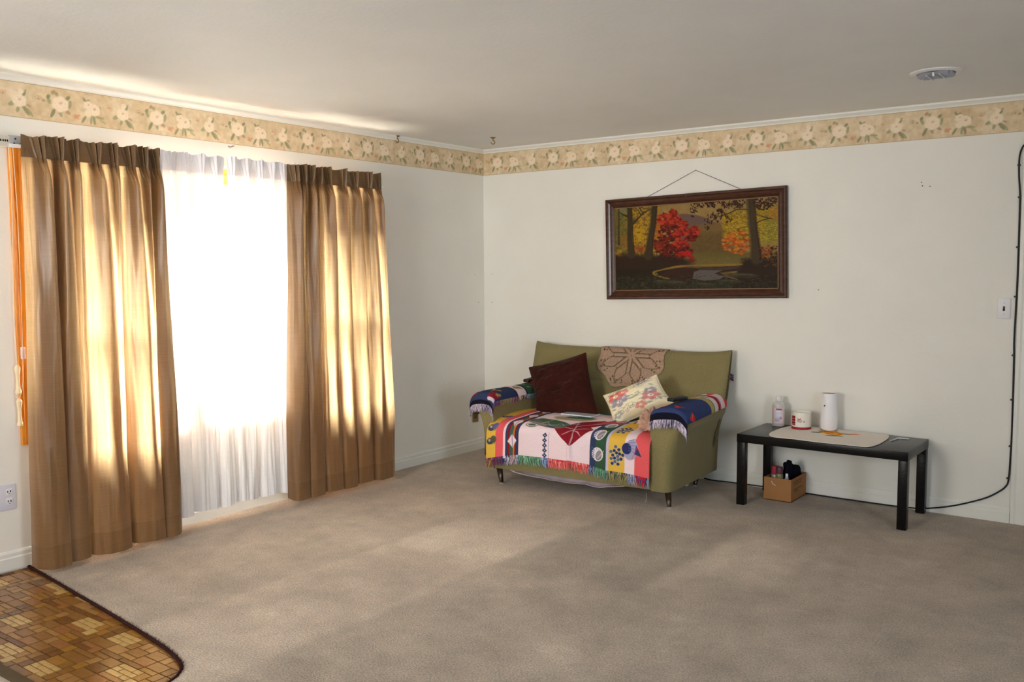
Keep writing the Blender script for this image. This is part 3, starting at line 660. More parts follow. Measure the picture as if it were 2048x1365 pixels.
# ------------------------------------------------------------------ outlets, switch, ceiling fittings
op = empty('outlet_plate', (0, -3.82, 0.30), 'white double wall plate with one duplex outlet under the window', 'outlet')
box('plate', (0.0, -3.885, 0.302), (0.006, -3.768, 0.430), pm('lilac_white_plate', rgb(214, 212, 224), 0.4), op, 0.003)
for z in (0.393, 0.345):
    s = box('socket', (0.004, -3.817, z - .0165), (0.0085, -3.785, z + .0165), M_white2, op, 0.004)
    for dy in (-3.808, -3.795): box('slot', (0.008, dy - .0022, z - .003), (0.0092, dy + .0022, z + .007), M_dark, s)
    lathe('ground_hole', [(0.001, 0), (0.003, 0.0), (0.003, 0.002), (0.001, 0.002)], (0.0085, -3.801, z - 0.010), M_dark, s, 8)
op2 = empty('outlet_plate', (0, -0.13, 0.23), 'small brass outlet plate on the left wall beside the loveseat', 'outlet')
box('plate', (0.0, -0.166, 0.232), (0.006, -0.096, 0.357), M_brass, op2, 0.003)
box('socket', (0.005, -0.15, 0.26), (0.009, -0.112, 0.29), pm('brown_socket', rgb(96, 70, 40), 0.5), op2, 0.003); box('socket', (0.005, -0.15, 0.30), (0.009, -0.112, 0.33), pm('brown_socket_2', rgb(96, 70, 40), 0.5), op2, 0.003)
pc = empty('power_lead', (0.0, -0.2, 0), 'black power cord plugged into the brass outlet plate', 'cord')
box('plug', (0.008, -0.147, 0.300), (0.035, -0.115, 0.325), M_black, pc, 0.004)
tube('cable', spline([(0.03, -0.131, 0.312), (0.10, -0.135, 0.306), (0.20, -0.15, 0.30), (0.30, -0.17, 0.20), (0.33, -0.19, 0.02), (0.36, -0.2, 0.008)], 26), 0.0045, M_cable, pc)
adp = tag(box('power_adapter', (0.195, -0.255, 0.002), (0.245, -0.205, 0.165), M_black, None, 0.006), 'upright black plastic box on the carpet behind the loveseat left end', 'adapter')

sw = empty('light_switch', (3.80, 0, 1.18), 'white light switch plate with dark toggle on the back wall', 'switch')
box('plate', (3.764, -0.007, 1.182), (3.834, 0.0, 1.300), M_white2, sw, 0.004); box('toggle_slot', (3.794, -0.0085, 1.228), (3.805, -0.006, 1.254), M_dark, sw); box('toggle', (3.7955, -0.018, 1.240), (3.8035, -0.006, 1.252), pm('brown_toggle', rgb(92, 76, 66), 0.4), sw, 0.002)
for z in (1.208, 1.272): box('screw', (3.797, -0.0085, z - .003), (3.803, -0.006, z + .003), M_steel, sw)

vt = empty('ceiling_vent', (3.607, -0.90, H), 'round white louvred vent in the ceiling at the right', 'vent')
vc = (3.60, -0.935)
def zring(name, prof, mat, par): return lathe(name, prof, (vc[0], vc[1], H), mat, par, 48)
VR = 0.122
zring('rim', [(VR, 0), (VR, -0.004), (VR - .010, -0.009), (VR - .026, -0.011), (VR - .034, -0.008), (VR - .034, 0.0)], M_white2, vt)
zring('duct', [(VR - .034, -0.0005), (0.001, -0.0005)], M_dark, vt)
M_vane = pm('grey_white_vane', rgb(160, 160, 168), 0.4, 0.4)
for i in range(5):
    yy = vc[1] - 0.054 + i * 0.025; hl = math.sqrt(max(0.0001, (VR - .038) ** 2 - (yy - vc[1]) ** 2))
    box('louvre', (vc[0] - hl, yy - 0.011, H - 0.0155), (vc[0] + hl, yy + 0.011, H - 0.0135), M_vane, vt, rot=Matrix.Rotation(math.radians(-48), 3, 'X'))
for xx in (-0.03, 0.03): box('brace', (vc[0] + xx - .002, vc[1] - 0.075, H - 0.027), (vc[0] + xx + .002, vc[1] + 0.075, H - 0.023), M_white2, vt)
prism('damper_lever', [(vc[1] - 0.07 + a, H - .012 - b) for a, b in ((0, 0), (.03, 0), (.026, .016), (.004, .016))], 0, vc[0] - .004, vc[0] + .004, M_white2, vt)

def chook(name, x, y, label, strand):
    r = empty(name, (x, y, H), label, 'hook', 'brass hooks in the ceiling')
    lathe('base_plate', [(0.001, 0), (0.020, 0), (0.020, -0.004), (0.013, -0.007), (0.005, -0.012), (0.001, -0.012)], (x, y, H), M_brass, r, 18)
    a = np.linspace(0, 1.55 * PI, 18); d = np.array([0.80, 0.60]); 
    pts = [(x, y, H - 0.008), (x, y, H - 0.022)] + [(x + d[0] * 0.0135 * math.sin(t) * (1 if not strand else 0.5), y + d[1] * 0.0135 * math.sin(t), H - 0.022 - 0.0135 * (1 - math.cos(t))) for t in a[1:]]
    tube('shank', spline(pts, 40), 0.0032, M_brass, r, 8)
    if strand: tube('thread', [(x, y, H - 0.048), (x + .002, y, H - 0.085)], 0.0008, M_cord, r, 5)
chook('ceiling_hook', 0.022, -1.02, 'brass ceiling hook close to the left wall moulding, above the right drape', True)
chook('ceiling_hook', 0.508, -0.523, 'brass ceiling hook hanging clear of the moulding near the corner', False)
tag(tube('picture_hook', spline([(0.002, -2.45, 2.222), (0.008, -2.445, 2.216), (0.010, -2.43, 2.219), (0.008, -2.418, 2.226), (0.003, -2.41, 2.224)], 14), 0.0022, M_brass), 'tiny bent brass hook on the left wall just under the wallpaper border', 'hook')

# ------------------------------------------------------------------ loveseat (built in its own frame, turned a little on the carpet)
SO = np.array([1.437, -0.50, 0.0]); SA = math.radians(3.0)
def TS(P):
    P = np.asarray(P, float); c, s = math.cos(SA), math.sin(SA); out = np.empty_like(P)
    out[..., 0] = SO[0] + c * P[..., 0] - s * P[..., 1]; out[..., 1] = SO[1] + s * P[..., 0] + c * P[..., 1]; out[..., 2] = P[..., 2]; return out
def TP(*p): return TS(np.array(p, float))
sofa = empty('loveseat', tuple(SO), 'olive green upholstered loveseat on short metal legs against the back wall', 'sofa')
ZB = 0.117
# body under the seat: rounded rectangle loops
def rrect(hx, y0, y1, r, n=8):
    pts = []
    for cx, cy, a0 in ((hx - r, y1 - r, 0), (-hx + r, y1 - r, PI / 2), (-hx + r, y0 + r, PI), (hx - r, y0 + r, 1.5 * PI)):
        for t in np.linspace(0, PI / 2, n): pts.append((cx + r * math.cos(a0 + t), cy + r * math.sin(a0 + t)))
    return pts
loops = []
for z, hx, y0, y1, r in ((ZB, .60, -.455, .27, .01), (ZB + .004, .612, -.468, .28, .02), (.22, .612, -.474, .29, .02), (.33, .612, -.478, .30, .02), (.37, .612, -.470, .30, .02)):
    loops.append([(x, y, z) for x, y in rrect(hx, y0, y1, r)])
grid('body', TS(np.array(loops)), M_sofa, sofa, cv=True, caps=True, sharp=50)
# seat cushion, crowned with a rounded front
sx_ = np.linspace(-1, 1, 41); st = np.linspace(0, 1, 44); prof = spline([(.22, .40), (.10, .452), (-.10, .458), (-.30, .452), (-.42, .438), (-.478, .405), (-.488, .35), (-.470, .312), (-.40, .305)], 44)
P = np.empty((41, 44, 3))
for i, u in enumerate(sx_):
    e = 1 - abs(u) ** 10; P[i, :, 0] = 0.588 * u; P[i, :, 1] = prof[:, 0] * (0.985 + 0.015 * e); P[i, :, 2] = 0.36 + (prof[:, 1] - 0.36) * (0.80 + 0.20 * e)
grid('seat', TS(P), M_sofa, sofa, caps=False)
# arms: slim side panels that swell into a padded top leaning outwards
ARM = [(.588, ZB), (.585, .30), (.580, .48), (.577, .555), (.590, .598), (.625, .622), (.690, .632), (.760, .626), (.800, .604), (.818, .570), (.806, .515), (.762, .46), (.728, .36), (.714, .22), (.708, ZB)]
armp = spline(ARM, 54)
def arm(sg):
    L = []
    wd = 1.0 if sg > 0 else .72                                 # the arm at the corner side leans out less
    for y, dx in ((.30, 0), (.1, 0), (-.15, 0), (-.34, 0), (-.41, .0015), (-.445, .007), (-.466, .018), (-.478, .034), (-.482, .050)):
        fl = .55 + .45 * np.clip((.30 - y) / .7, 0, 1); row = []
        for x, z in armp:
            xx = x if x < .708 else .708 + (x - .708) * fl
            xx -= dx * np.clip((x - .60) / .10, 0, 1); xx = .585 + (xx - .585) * wd
            row.append((sg * xx, y, max(ZB, z - .8 * dx * np.clip((z - .50) / .10, 0, 1))))
        L.append(row)
    return TS(np.array(L))
for sg in (-1, 1):
    o = grid('arm', arm(sg), M_sofa, sofa, cv=True, caps=True, sharp=60); fix(o)
# backrest: raked, rolled top, corners drawn up
BK = spline([(.10, .40), (.150, .50), (.215, .63), (.275, .75), (.318, .84), (.340, .880), (.365, .900), (.395, .902), (.418, .888), (.425, .855), (.405, .70), (.365, .45), (.315, .25), (.285, ZB)], 90)
def back_pt(a, t):
    """a: -1..1 across, t: 0..89 along the profile (array)"""
    i = np.clip(t, 0, 88.999); k = i.astype(int); f = i - k; y = BK[k, 0] * (1 - f) + BK[k + 1, 0] * f; z = BK[k, 1] * (1 - f) + BK[k + 1, 1] * f
    zz = np.clip((z - .40) / .5, 0, 1); mid = .165 + .215 * np.clip((z - .12) / .78, 0, 1)
    e = np.sqrt(np.clip(1 - np.abs(a) ** 14, 0, 1)); y = mid + (y - mid) * (0.22 + 0.78 * e)
    z = z + 0.026 * np.abs(a) ** 7 * zz ** 3 - 0.010 * (1 - a * a) * zz ** 3 * 0 
    x = .765 * a * (0.90 + 0.10 * np.clip((z - ZB) / .5, 0, 1)) * (1 + .012 * zz)
    front = np.clip((45 - i) / 8, 0, 1)
    for bx in (-.30, .31):                                     # the tufted buttons pull the padding in
        d2 = (x - bx) ** 2 + ((z - .672) * 1.0) ** 2; y = y + front * (0.026 * np.exp(-d2 / .0016) + 0.016 * np.exp(-d2 / .014))
    y = y + front * 0.010 * np.exp(-((z - .672) / .014) ** 2) * np.exp(-(x / .5) ** 4)
    return np.stack([x, y, z], -1)
a_ = np.sin(np.linspace(-1, 1, 121) * PI / 2); A, Tt = np.meshgrid(a_, np.linspace(0, 89, 150), indexing='ij')
grid('backrest', TS(back_pt(A, Tt)), M_sofa, sofa, caps=True)
for bx in (-.30, .31):
    c = TP(bx, .2555, .672); bm = bmesh.new(); bmesh.ops.create_uvsphere(bm, u_segments=12, v_segments=8, radius=.011); bmesh.ops.scale(bm, vec=(1, .5, 1), verts=bm.verts); bmesh.ops.translate(bm, vec=c, verts=bm.verts)
    from_bm('tufting_button', bm, M_sofa, sofa, True, 80)
for (x, y, fx, fy) in ((-.60, -.40, -.570, -.41), (.655, -.385, .668, -.385), (.60, .24, .575, .245), (-.60, .22, -.58, .225)):
    top_, foot = TP(x, y, ZB + .01), TP(fx, fy, 0.0)
    leg = tube('leg', [top_, top_ * .5 + foot * .5, foot * .96 + top_ * .04], [.024, .019, .0135], M_darkmetal, sofa, 14)
    lathe('foot_cap', [(0.001, 0), (0.017, 0), (0.0175, 0.006), (0.013, 0.010), (0.001, 0.010)], tuple(foot), M_steel, leg, 14)
# torn dust cover sagging under the body
u = np.linspace(-.47, .40, 60); v = np.linspace(0, 1, 8); U, V = np.meshgrid(u, v, indexing='ij')
sag = 0.048 * np.clip(np.sin((U + .47) / .87 * PI), 0, 1) ** .6 * (0.45 + 0.9 * fbm(U * 9, V * 0 + 2, 4))
P = np.stack([U + .01 * V, -.462 + .16 * V + .004 * np.sin(U * 23), ZB + .002 - sag * np.sin(np.clip(V * 1.3 + .25, 0, 1) * PI) ** .6], -1)
grid('dust_cover', TS(P), pm('lilac_grey_lining', rgb(206, 188, 196), 0.9, ns=20, amt=0.1), sofa, thick=.002)
u = np.linspace(0, 1, 10); U, V = np.meshgrid(u, np.linspace(0, 1, 6), indexing='ij')
grid('lining_scrap', TS(np.stack([.56 + .03 * V, -.02 + .2 * U, ZB + .004 - .085 * V * (1 - .7 * np.abs(U - .4)) + .01 * np.sin(U * 9)], -1)), pm('white_lining', rgb(214, 212, 218), 0.9), sofa, thick=.002)

# ------------------------------------------------------------------ afghans
def strands(name, base, down, length, colf, n, parent, r=.0016, spread=.35, seed=1, lean=(0, 0, 0)):
    """yarn fringe: base = m x 3 path, down = hanging direction, colf(u, rnd) -> srgb"""
    rg = np.random.default_rng(seed); base = np.asarray(base, float); m = len(base)
    V = []; Fc = []; Cc = []
    for k in range(n):
        u = (k + rg.random()) / n; t = u * (m - 1); i = min(int(t), m - 2); f = t - i; p = base[i] * (1 - f) + base[i + 1] * f; along = base[i + 1] - base[i]; along /= np.linalg.norm(along) + 1e-9
        dn = down(u) if callable(down) else down; dn = np.asarray(dn, float); L = length * rg.uniform(.8, 1.12); sw = rg.normal(0, spread); q = p.copy(); out = np.cross(along, dn)
        c = np.clip(lin(colf(u, rg)) * 1.3, 0, 1); b0 = len(V)
        for j, w in enumerate((1.0, 1.05, .9, .45)):
            h = j / 3
            cen = p + dn * L * h + along * sw * L * .45 * h * h + out * (.004 * math.sin(PI * h) * rg.normal(0, 1)) + np.array(lean) * h
            for a in (0, 2.09, 4.19): V.append(cen + r * w * (math.cos(a) * along + math.sin(a) * out)); Cc.append(c)
            if j:
                o = b0 + 3 * j
                for a in range(3): Fc.append((o - 3 + a, o - 3 + (a + 1) % 3, o + (a + 1) % 3, o + a))
    me = bpy.data.meshes.new(name); me.from_pydata([tuple(map(float, v)) for v in V], [], Fc); me.update()
    at = me.color_attributes.new('Col', 'FLOAT_COLOR', 'POINT'); c4 = np.ones((len(V), 4), np.float32); c4[:, :3] = Cc; at.data.foreach_set('color', c4.ravel())
    return tag(link_mesh(name, me, M_fringe, parent), kind='stuff')
NAVY, GREEN, YEL, COR, WHT, MAR, LAV, BLK = (46, 56, 86), (50, 78, 56), (204, 164, 66), (206, 84, 88), (214, 194, 200), (122, 24, 34), (176, 168, 196), (22, 20, 32)
def weave(P, s=1):
    n = fbm(P.X * .9, P.Y * .9, s); P.C *= (0.93 + .14 * n)[..., None]
def seat_throw():
    # paint coordinates: X = millimetres across (0..1270), Y = millimetres down from the back edge
    nu, nv = 420, 300; pf = spline([(.10, .459), (-.05, .470), (-.22, .471), (-.36, .462), (-.44, .449), (-.486, .420), (-.502, .372), (-.506, .30), (-.508, .24), (-.510, .188)], nv)
    ds = np.concatenate([[0], np.cumsum(np.hypot(np.diff(pf[:, 0]), np.diff(pf[:, 1])))]); tot = ds[-1]
    U, V = np.meshgrid(np.linspace(0, 1, nu), ds / tot, indexing='ij'); Y0 = pf[:, 0][None, :] + 0 * U; Z0 = pf[:, 1][None, :] + 0 * U
    fr = np.clip((V * tot - .40) / .25, 0, 1)
    x0 = -.582 - .040 * fr; x1 = .582 + .010 * fr; X = x0 + (x1 - x0) * U
    wr = fbm(U * 7, V * 5, 8) - .5; ridge = np.exp(-((U - .535 - .02 * (V - .7)) / .012) ** 2) * np.clip((V - .55) * 4, 0, 1)
    front = np.clip((V * tot - .52) / .1, 0, 1)
    Yp = Y0 - front * (.010 * (wr + .5) + .014 * ridge + .006 * np.sin(U * 26 + 1) * fr); Zp = Z0 + (1 - front) * (.012 * wr) + .006 * ridge
    Zp = Zp + front * (V - .75) * (.05 * (U - .5) * 0 + .03 * np.sin(U * 9))*.5
    rise = np.interp(U, [0, .21, .40, .54, .65, .75, 1.0], [0, .048, .056, .060, .050, .026, .010]); Zp = Zp + rise * np.clip((V * tot - .52) / (tot - .52), 0, 1)
    Zp = np.maximum(Zp, .14)
    MX, MY = U * 1270, V * tot * 1000; H_ = tot * 1000
    P = Paint(MX, MY, WHT); S = lambda x: x * 1270 / 1820.0            # from measured columns
    band = lambda a, b, c: P.put(((MX >= S(a)) & (MX < S(b))).astype(float), c)
    band(-1, 112, YEL); band(112, 198, COR); band(198, 222, WHT); band(222, 390, NAVY); band(248, 275, MAR); band(275, 300, (60, 84, 74)); band(300, 330, (70, 88, 70)); band(318, 336, (176, 112, 44)); band(336, 352, MAR)
    band(1196, 1262, NAVY); band(1262, 1375, GREEN); band(1375, 1400, LAV); band(1400, 1560, YEL); band(1560, 1665, WHT); band(1665, 1830, COR)
    # white diamonds down the dark band
    yy = H_ - 120
    while yy > 0:
        P.poly([(S(305), yy - 52), (S(362), yy), (S(318), yy + 58), (S(250), yy + 6)], WHT); P.line([(S(306), yy - 50), (S(312), yy + 56)], 6, (120, 108, 140)); P.line([(S(262), yy + 14), (S(316), yy + 58), (S(350), yy + 10)], 4, (150, 140, 110)); yy -= 165
    # little crosses and a thin line
    for k in range(5):
        cy = H_ - 22 - k * 40; cx = S(690)
        for a, b in ((0, 11), (0, -11), (10, 0), (-10, 0)): P.ell(cx + a, cy + b, 8, 8, NAVY, 0, .3)
        P.ell(cx, cy, 4, 4, WHT, 0, .4)
    P.line([(S(735), H_), (S(735), H_ - 205)], 3, (110, 108, 150))
    # maroon pinwheel with pale branches
    cx, cy = S(985), H_ - 250
    P.poly([(S(745), cy - 10), (S(985), H_ - 118), (S(1190), cy - 26), (S(1120), cy - 70), (S(1290), cy - 200), (S(1130), cy - 250), (S(930), cy - 170), (S(860), cy - 70)], MAR)
    P.poly([(S(1080), cy - 160), (S(1330), cy - 190), (S(1420), cy - 260), (S(1200), cy - 280)], (164, 74, 70))
    for a, b in (((cx, H_ - 125), (cx + 10, cy + 20)), ((cx + 10, cy + 20), (cx - 20, cy - 70)), ((cx - 10, cy - 10), (S(780), cy - 20)), ((cx, cy), (S(1160), cy - 40)), ((cx + 5, cy + 10), (S(880), cy + 50)), ((cx + 5, cy + 5), (S(1080), cy + 45)), ((cx - 10, cy - 60), (S(1250), cy - 200)), ((cx - 15, cy - 60), (S(900), cy - 150))): P.line([a, ((a[0] + b[0]) / 2 + 6, (a[1] + b[1]) / 2 - 8), b], (5, 9, 3), (196, 170, 176), 4, .85)
    # green and grey canoe with its paddle
    P.ell(S(620), cy - 70, S(260), 62, (96, 98, 92), .25, .08); P.ell(S(660), cy - 105, S(230), 46, (64, 92, 66), .28, .1); P.ell(S(560), cy - 40, S(170), 16, (130, 120, 124), .2, .2)
    P.ell(S(500), cy - 12, S(72), 24, (92, 104, 92), 0, .08); P.ell(S(500), cy - 12, S(64), 17, (196, 184, 184), 0, .1); P.ell(S(500), cy - 12, S(44), 11, (78, 96, 78), 0, .1)
    P.line([(S(560), cy - 20), (S(620), cy - 190), (S(600), cy - 230)], 9, (150, 140, 128)); P.line([(S(660), cy - 20), (S(760), cy - 5)], 12, NAVY); P.line([(S(700), cy - 30), (S(820), cy - 70), (S(960), cy - 110)], 8, (120, 130, 150))
    for k in range(26): P.ell(S(560 + 11 * k), cy - 60 - 60 * math.sin(k * .4) * .4, 4, 4, (176, 178, 164), 0, .4, .8)
    P.ell(S(760), cy - 240, S(230), 60, (150, 138, 112), 0, .2); P.ell(S(820), cy - 280, S(180), 40, (60, 96, 74), 0, .2); P.poly([(S(700), 0), (S(1000), 0), (S(980), 70), (S(740), 80)], (70, 110, 110))
    # feathered combs in the green band
    for k in range(4):
        cy2 = H_ - 100 - k * 150; cx2 = S(1278)
        P.ell(cx2 + 4, cy2, 42, 50, (210, 200, 206), .25, .06); P.ell(cx2 + 14, cy2 + 6, 22, 38, (128, 122, 128), .3, .08); P.line([(cx2 + 4, cy2 + 30), (cx2 + 24, cy2 + 4), (cx2 + 50, cy2 - 34)], 3, (206, 206, 190))
        for q in range(6): P.line([(cx2 - 22, cy2 - 38 + q * 15), (cx2 - 44, cy2 - 40 + q * 15)], 6, (70, 84, 120))
        for q in range(9): a = .6 + q * .55; P.ell(cx2 + 6 + 30 * math.cos(a), cy2 + 38 * math.sin(a), 3, 3, (60, 56, 76), 0, .4)
    # blue grape clusters on yellow and the blue fruit on white and coral
    def grapes(x, y, n, s):
        for k in range(n):
            px, py = x + s * math.cos(k * 2.4) * (10 + 5.2 * k ** .75), y + s * math.sin(k * 2.4) * (12 + 7.0 * k ** .75); P.ell(px, py, 13, 13, (176, 172, 160), 0, .1); P.ell(px, py, 11, 11, (44, 54, 84) if k % 3 else (84, 92, 116), 0, .15)
    for k in range(3): grapes(S(1480), H_ - 110 - k * 235, 16, 1.0)
    P.ell(S(1625), H_ - 165, 52, 70, (150, 146, 176), .3, .12); P.ell(S(1580), H_ - 170, 34, 38, (40, 48, 92), 0, .08)
    for k in range(5): P.line([(S(1600), H_ - 225 + 16 * k), (S(1660), H_ - 240 + 22 * k)], 3.5, (96, 96, 134))
    P.poly([(S(1680), H_ - 205), (S(1740), H_ - 130), (S(1660), H_ - 140)], (58, 60, 96)); P.line([(S(1690), H_ - 190), (S(1640), H_ - 110)], 4, (190, 70, 80))
    # animal figures on the yellow edge at the left
    for k, cy3 in enumerate((H_ - 215, H_ - 120, H_ - 360)):
        P.ell(S(50), cy3, 30, 22, (58, 66, 84), 0, .15); P.ell(S(88), cy3 - 14, 24, 26, (98, 96, 140) if k != 1 else (86, 84, 66), 0, .15); P.ell(S(40), cy3 - 6, 10, 9, (200, 176, 164), 0, .2)
        for q in range(7): P.line([(S(30 + 12 * q), cy3 + 20), (S(26 + 12 * q), cy3 - 26)], 3, (70, 62, 40), 2, .7)
    weave(P, 3)
    th = grid('seat_throw', TS(np.stack([X, Yp, Zp], -1)), M_cloth, None, P.out(1.22), thick=.005)
    tag(th, 'multicoloured woven afghan throw with yarn fringe spread over the loveseat seat', 'throw')
    pal = [(0, .045, [(94, 92, 72), (190, 140, 60), (120, 60, 84)]), (.045, .11, [(96, 58, 92), (112, 40, 60), (86, 72, 120)]), (.11, .16, [(40, 48, 84), (200, 190, 204)]), (.16, .215, [(120, 130, 150), (196, 110, 90), (180, 176, 190)]), (.215, .36, [(92, 142, 112), (140, 176, 146), (70, 116, 92)]), (.36, .405, [(94, 116, 160), (150, 160, 190)]), (.405, .655, [(188, 48, 60), (226, 150, 140), (206, 76, 80), (222, 110, 108)]), (.655, .685, [(60, 50, 80), (110, 130, 170)]), (.685, .765, [(96, 150, 116), (80, 110, 110), (130, 170, 140)]), (.765, .88, [(150, 140, 80), (60, 56, 66), (120, 116, 110), (170, 160, 100)]), (.88, .925, [(90, 104, 156), (170, 166, 180)]), (.925, .985, [(150, 30, 50), (84, 70, 130), (190, 40, 56)]), (.985, 1.01, [(40, 44, 80), (150, 160, 190)])]
    def cf(u, rg):
        for a, b, cs_ in pal:
            if a <= u < b: return np.array(cs_[rg.integers(len(cs_))]) * rg.uniform(.85, 1.12)
        return (90, 90, 90)
    basep = TS(np.stack([X, Yp - .002, Zp + .002], -1)[:, -1, :])
    # knotted heading of the fringe
    hb_ = []
    for k, dz in enumerate((0.002, -0.006, -0.014)): hb_.append(basep + np.array([0, -.0035, dz]))
    hc = np.array([[np.clip(lin(np.array(cf(u, np.random.default_rng(int(u * 160)))) * .92) * 1.2, 0, 1) for u in np.linspace(0, 1, nu)] for _ in range(3)])
    grid('fringe_heading', np.array(hb_), M_fringe, th, hc)
    strands('fringe', basep, (0, -.06, -1), .060, cf, 620, th, seed=3)
    tube('loose_thread', TS(np.array([(.57, -.512, .11), (.572, -.514, .08), (.568, -.512, .05)])), .0008, M_cord, th, 5)
seat_throw()

def arm_cover(sg, label, paint, s0, s1, tin, tout, fr_front, fr_in, seed):
    """cloth laid along an arm: s runs from back to front and over the front end, t across from inner to outer side"""
    nu, nv = 150, 110; sv = np.linspace(0, s1, nu)              # metres along from the back edge
    yb = s0; yf = -.488; top = yb - yf                          # flat run length on top
    tv = np.linspace(0, 1, nv)
    # arc along the arm's cross-section, offset outwards
    ap = armp; seglen = np.concatenate([[0], np.cumsum(np.hypot(np.diff(ap[:, 0]), np.diff(ap[:, 1])))])
    ztopi = np.argmax(ap[:, 1]); mid = seglen[ztopi]
    arc = mid - tin + (tin + tout) * tv; ax = np.interp(arc, seglen, ap[:, 0]); az = np.interp(arc, seglen, ap[:, 1])
    tx = np.gradient(ax); tz = np.gradient(az); nl = np.hypot(tx, tz); nx, nz = -tz / nl, tx / nl
    if nz[len(nz) // 2] < 0: nx, nz = -nx, -nz
    off = .0075; cx = ax + nx * off; cz = az + nz * off
    S, Tn = np.meshgrid(sv, tv, indexing='ij'); CX = np.broadcast_to(cx, S.shape); FLR = .55 + .45 * np.clip((.30 - (yb - np.minimum(S, top))) / .7, 0, 1); CX = np.where(CX > .708, .708 + (CX - .708) * FLR, CX); CZ = np.broadcast_to(cz, S.shape)
    over = np.clip(S - top, 0, 9)                               # how far past the front edge
    r = .035; ang = np.clip(over / r, 0, PI / 2); down = np.where(over < r * PI / 2, r * (1 - np.cos(ang)), r + over - r * PI / 2)
    fwd = np.where(over < r * PI / 2, r * np.sin(ang), r)
    Y = yb - np.minimum(S, top) - fwd + .022; wr = fbm(S * 16, Tn * 4, seed) - .5
    Zc = CZ - down + .008 * wr; Xc = CX + (.012 * (CX - .70)) * np.clip(over / .08, 0, 1) * 4 + .004 * wr
    Zmin = .585 - .35 * np.clip(over, 0, .5)
    Y = Y - np.clip(over / .1, 0, 1) * .012 * np.sin(Tn * 9 + seed)
    Pw = TS(np.stack([sg * (.585 + (Xc - .585) * (1.0 if sg > 0 else .78)), Y, Zc], -1))
    MX, MY = S * 1000, Tn * (tin + tout) * 1000
    P = Paint(MX, MY, NAVY); paint(P, s1 * 1000, (tin + tout) * 1000); weave(P, seed)
    o = grid('arm_cover', Pw, M_cloth, None, P.out(1.22), thick=.004); tag(o, label, 'throw', 'afghan covers on the loveseat arms')
    ff = fr_front
    strands('fringe', Pw[-1] + np.array([0, -.003, .002]), (0, -.08, -1), .052, ff, 190, o, seed=seed)
    if fr_in: strands('fringe', Pw[14:, 0] + np.array([0, 0, .002]), (.05 * -sg, -.1, -1), .036, fr_in, 230, o, seed=seed + 1, spread=.25)
    return o
def paint_left(P, L, W):
    f = lambda a, b, c: P.put(((P.X >= a) & (P.X < b)).astype(float), c)
    f(-1, 80, MAR); f(80, 205, GREEN); f(205, 222, BLK); f(222, 330, WHT); f(330, 346, (36, 40, 66)); f(346, L - 30, NAVY); f(L - 30, L, BLK)
    P.poly([(238, 40), (320, 70), (292, 120), (250, 90)], (120, 106, 50)); P.line([(245, 48), (310, 100)], 6, (206, 166, 80)); P.poly([(238, 160), (318, 175), (290, 215), (245, 200)], (120, 106, 50))
    P.poly([(L - 170, 20), (L - 90, 8), (L - 60, 82), (L - 150, 92)], (128, 34, 46)); P.poly([(L - 90, 8), (L - 66, 4), (L - 38, 78), (L - 60, 82)], (190, 176, 190))
    for k in range(9): P.ell(L - 205 + 9 * math.cos(k * 2.1) * k * .7, 118 + 7 * math.sin(k * 2.1) * k * .7, 13, 9, (190, 150, 66) if k % 3 else (122, 110, 70), k, .2)
    for k in range(6): P.ell(L - 150 + 8 * math.cos(k * 2) * k * .6, 40 + 10 * math.sin(k * 2), 9, 12, (186, 148, 70) if k % 2 else (140, 130, 80), k, .2, .7)
    P.poly([(L - 140, 190), (L - 70, 180), (L - 50, 250), (L - 130, 260)], (128, 40, 52)); P.ell(150, 60, 24, 10, (90, 120, 96), .4, .2); P.ell(150, 120, 30, 8, (180, 190, 190), .3, .3, .7)
def paint_right(P, L, W):
    f = lambda a, b, c: P.put(((P.X >= a) & (P.X < b)).astype(float), c)
    f(-1, 48, (190, 60, 56)); f(48, 130, WHT); f(130, 150, (160, 96, 104)); f(150, 190, (140, 28, 40)); f(190, 262, (196, 190, 190)); f(262, 274, (40, 44, 52)); f(274, 335, (160, 146, 92)); f(335, L - 44, (50, 62, 104)); f(L - 44, L, BLK)
    P.poly([(62, 60), (62, 130), (112, 100)], (190, 70, 76)); P.ell(228, 120, 16, 44, (96, 124, 108), .1, .15)
    for cy in (35, 250, 140):
        P.poly([(L - 170, cy - 34), (L - 180, cy + 30), (L - 96, cy)], (184, 42, 46)); P.line([(L - 160, cy - 20), (L - 130, cy + 6)], 5, (196, 110, 60))
fr_l = lambda u, rg: [(206, 192, 206), (190, 176, 196), (36, 38, 66), (120, 110, 140), (214, 204, 210)][rg.integers(5)]
def fr_li(u, rg):
    p = [(60, 80, 110), (180, 180, 190), (110, 130, 140)] if u < .22 else [(206, 186, 160), (60, 56, 84)] if u < .42 else [(120, 36, 60), (150, 120, 140)] if u < .56 else [(120, 116, 100), (150, 130, 80)] if u < .75 else [(140, 44, 66), (100, 84, 140), (70, 80, 120)]
    return p[rg.integers(len(p))]
arm_cover(-1, 'navy, white and green patterned afghan cover on the loveseat arm nearest the corner', paint_left, .12, .71, .135, .175, fr_l, fr_li, 21)
arm_cover(1, 'blue, red and white patterned afghan cover on the loveseat arm nearest the black table', paint_right, .27, .845, .105, .165, fr_l, None, 31)
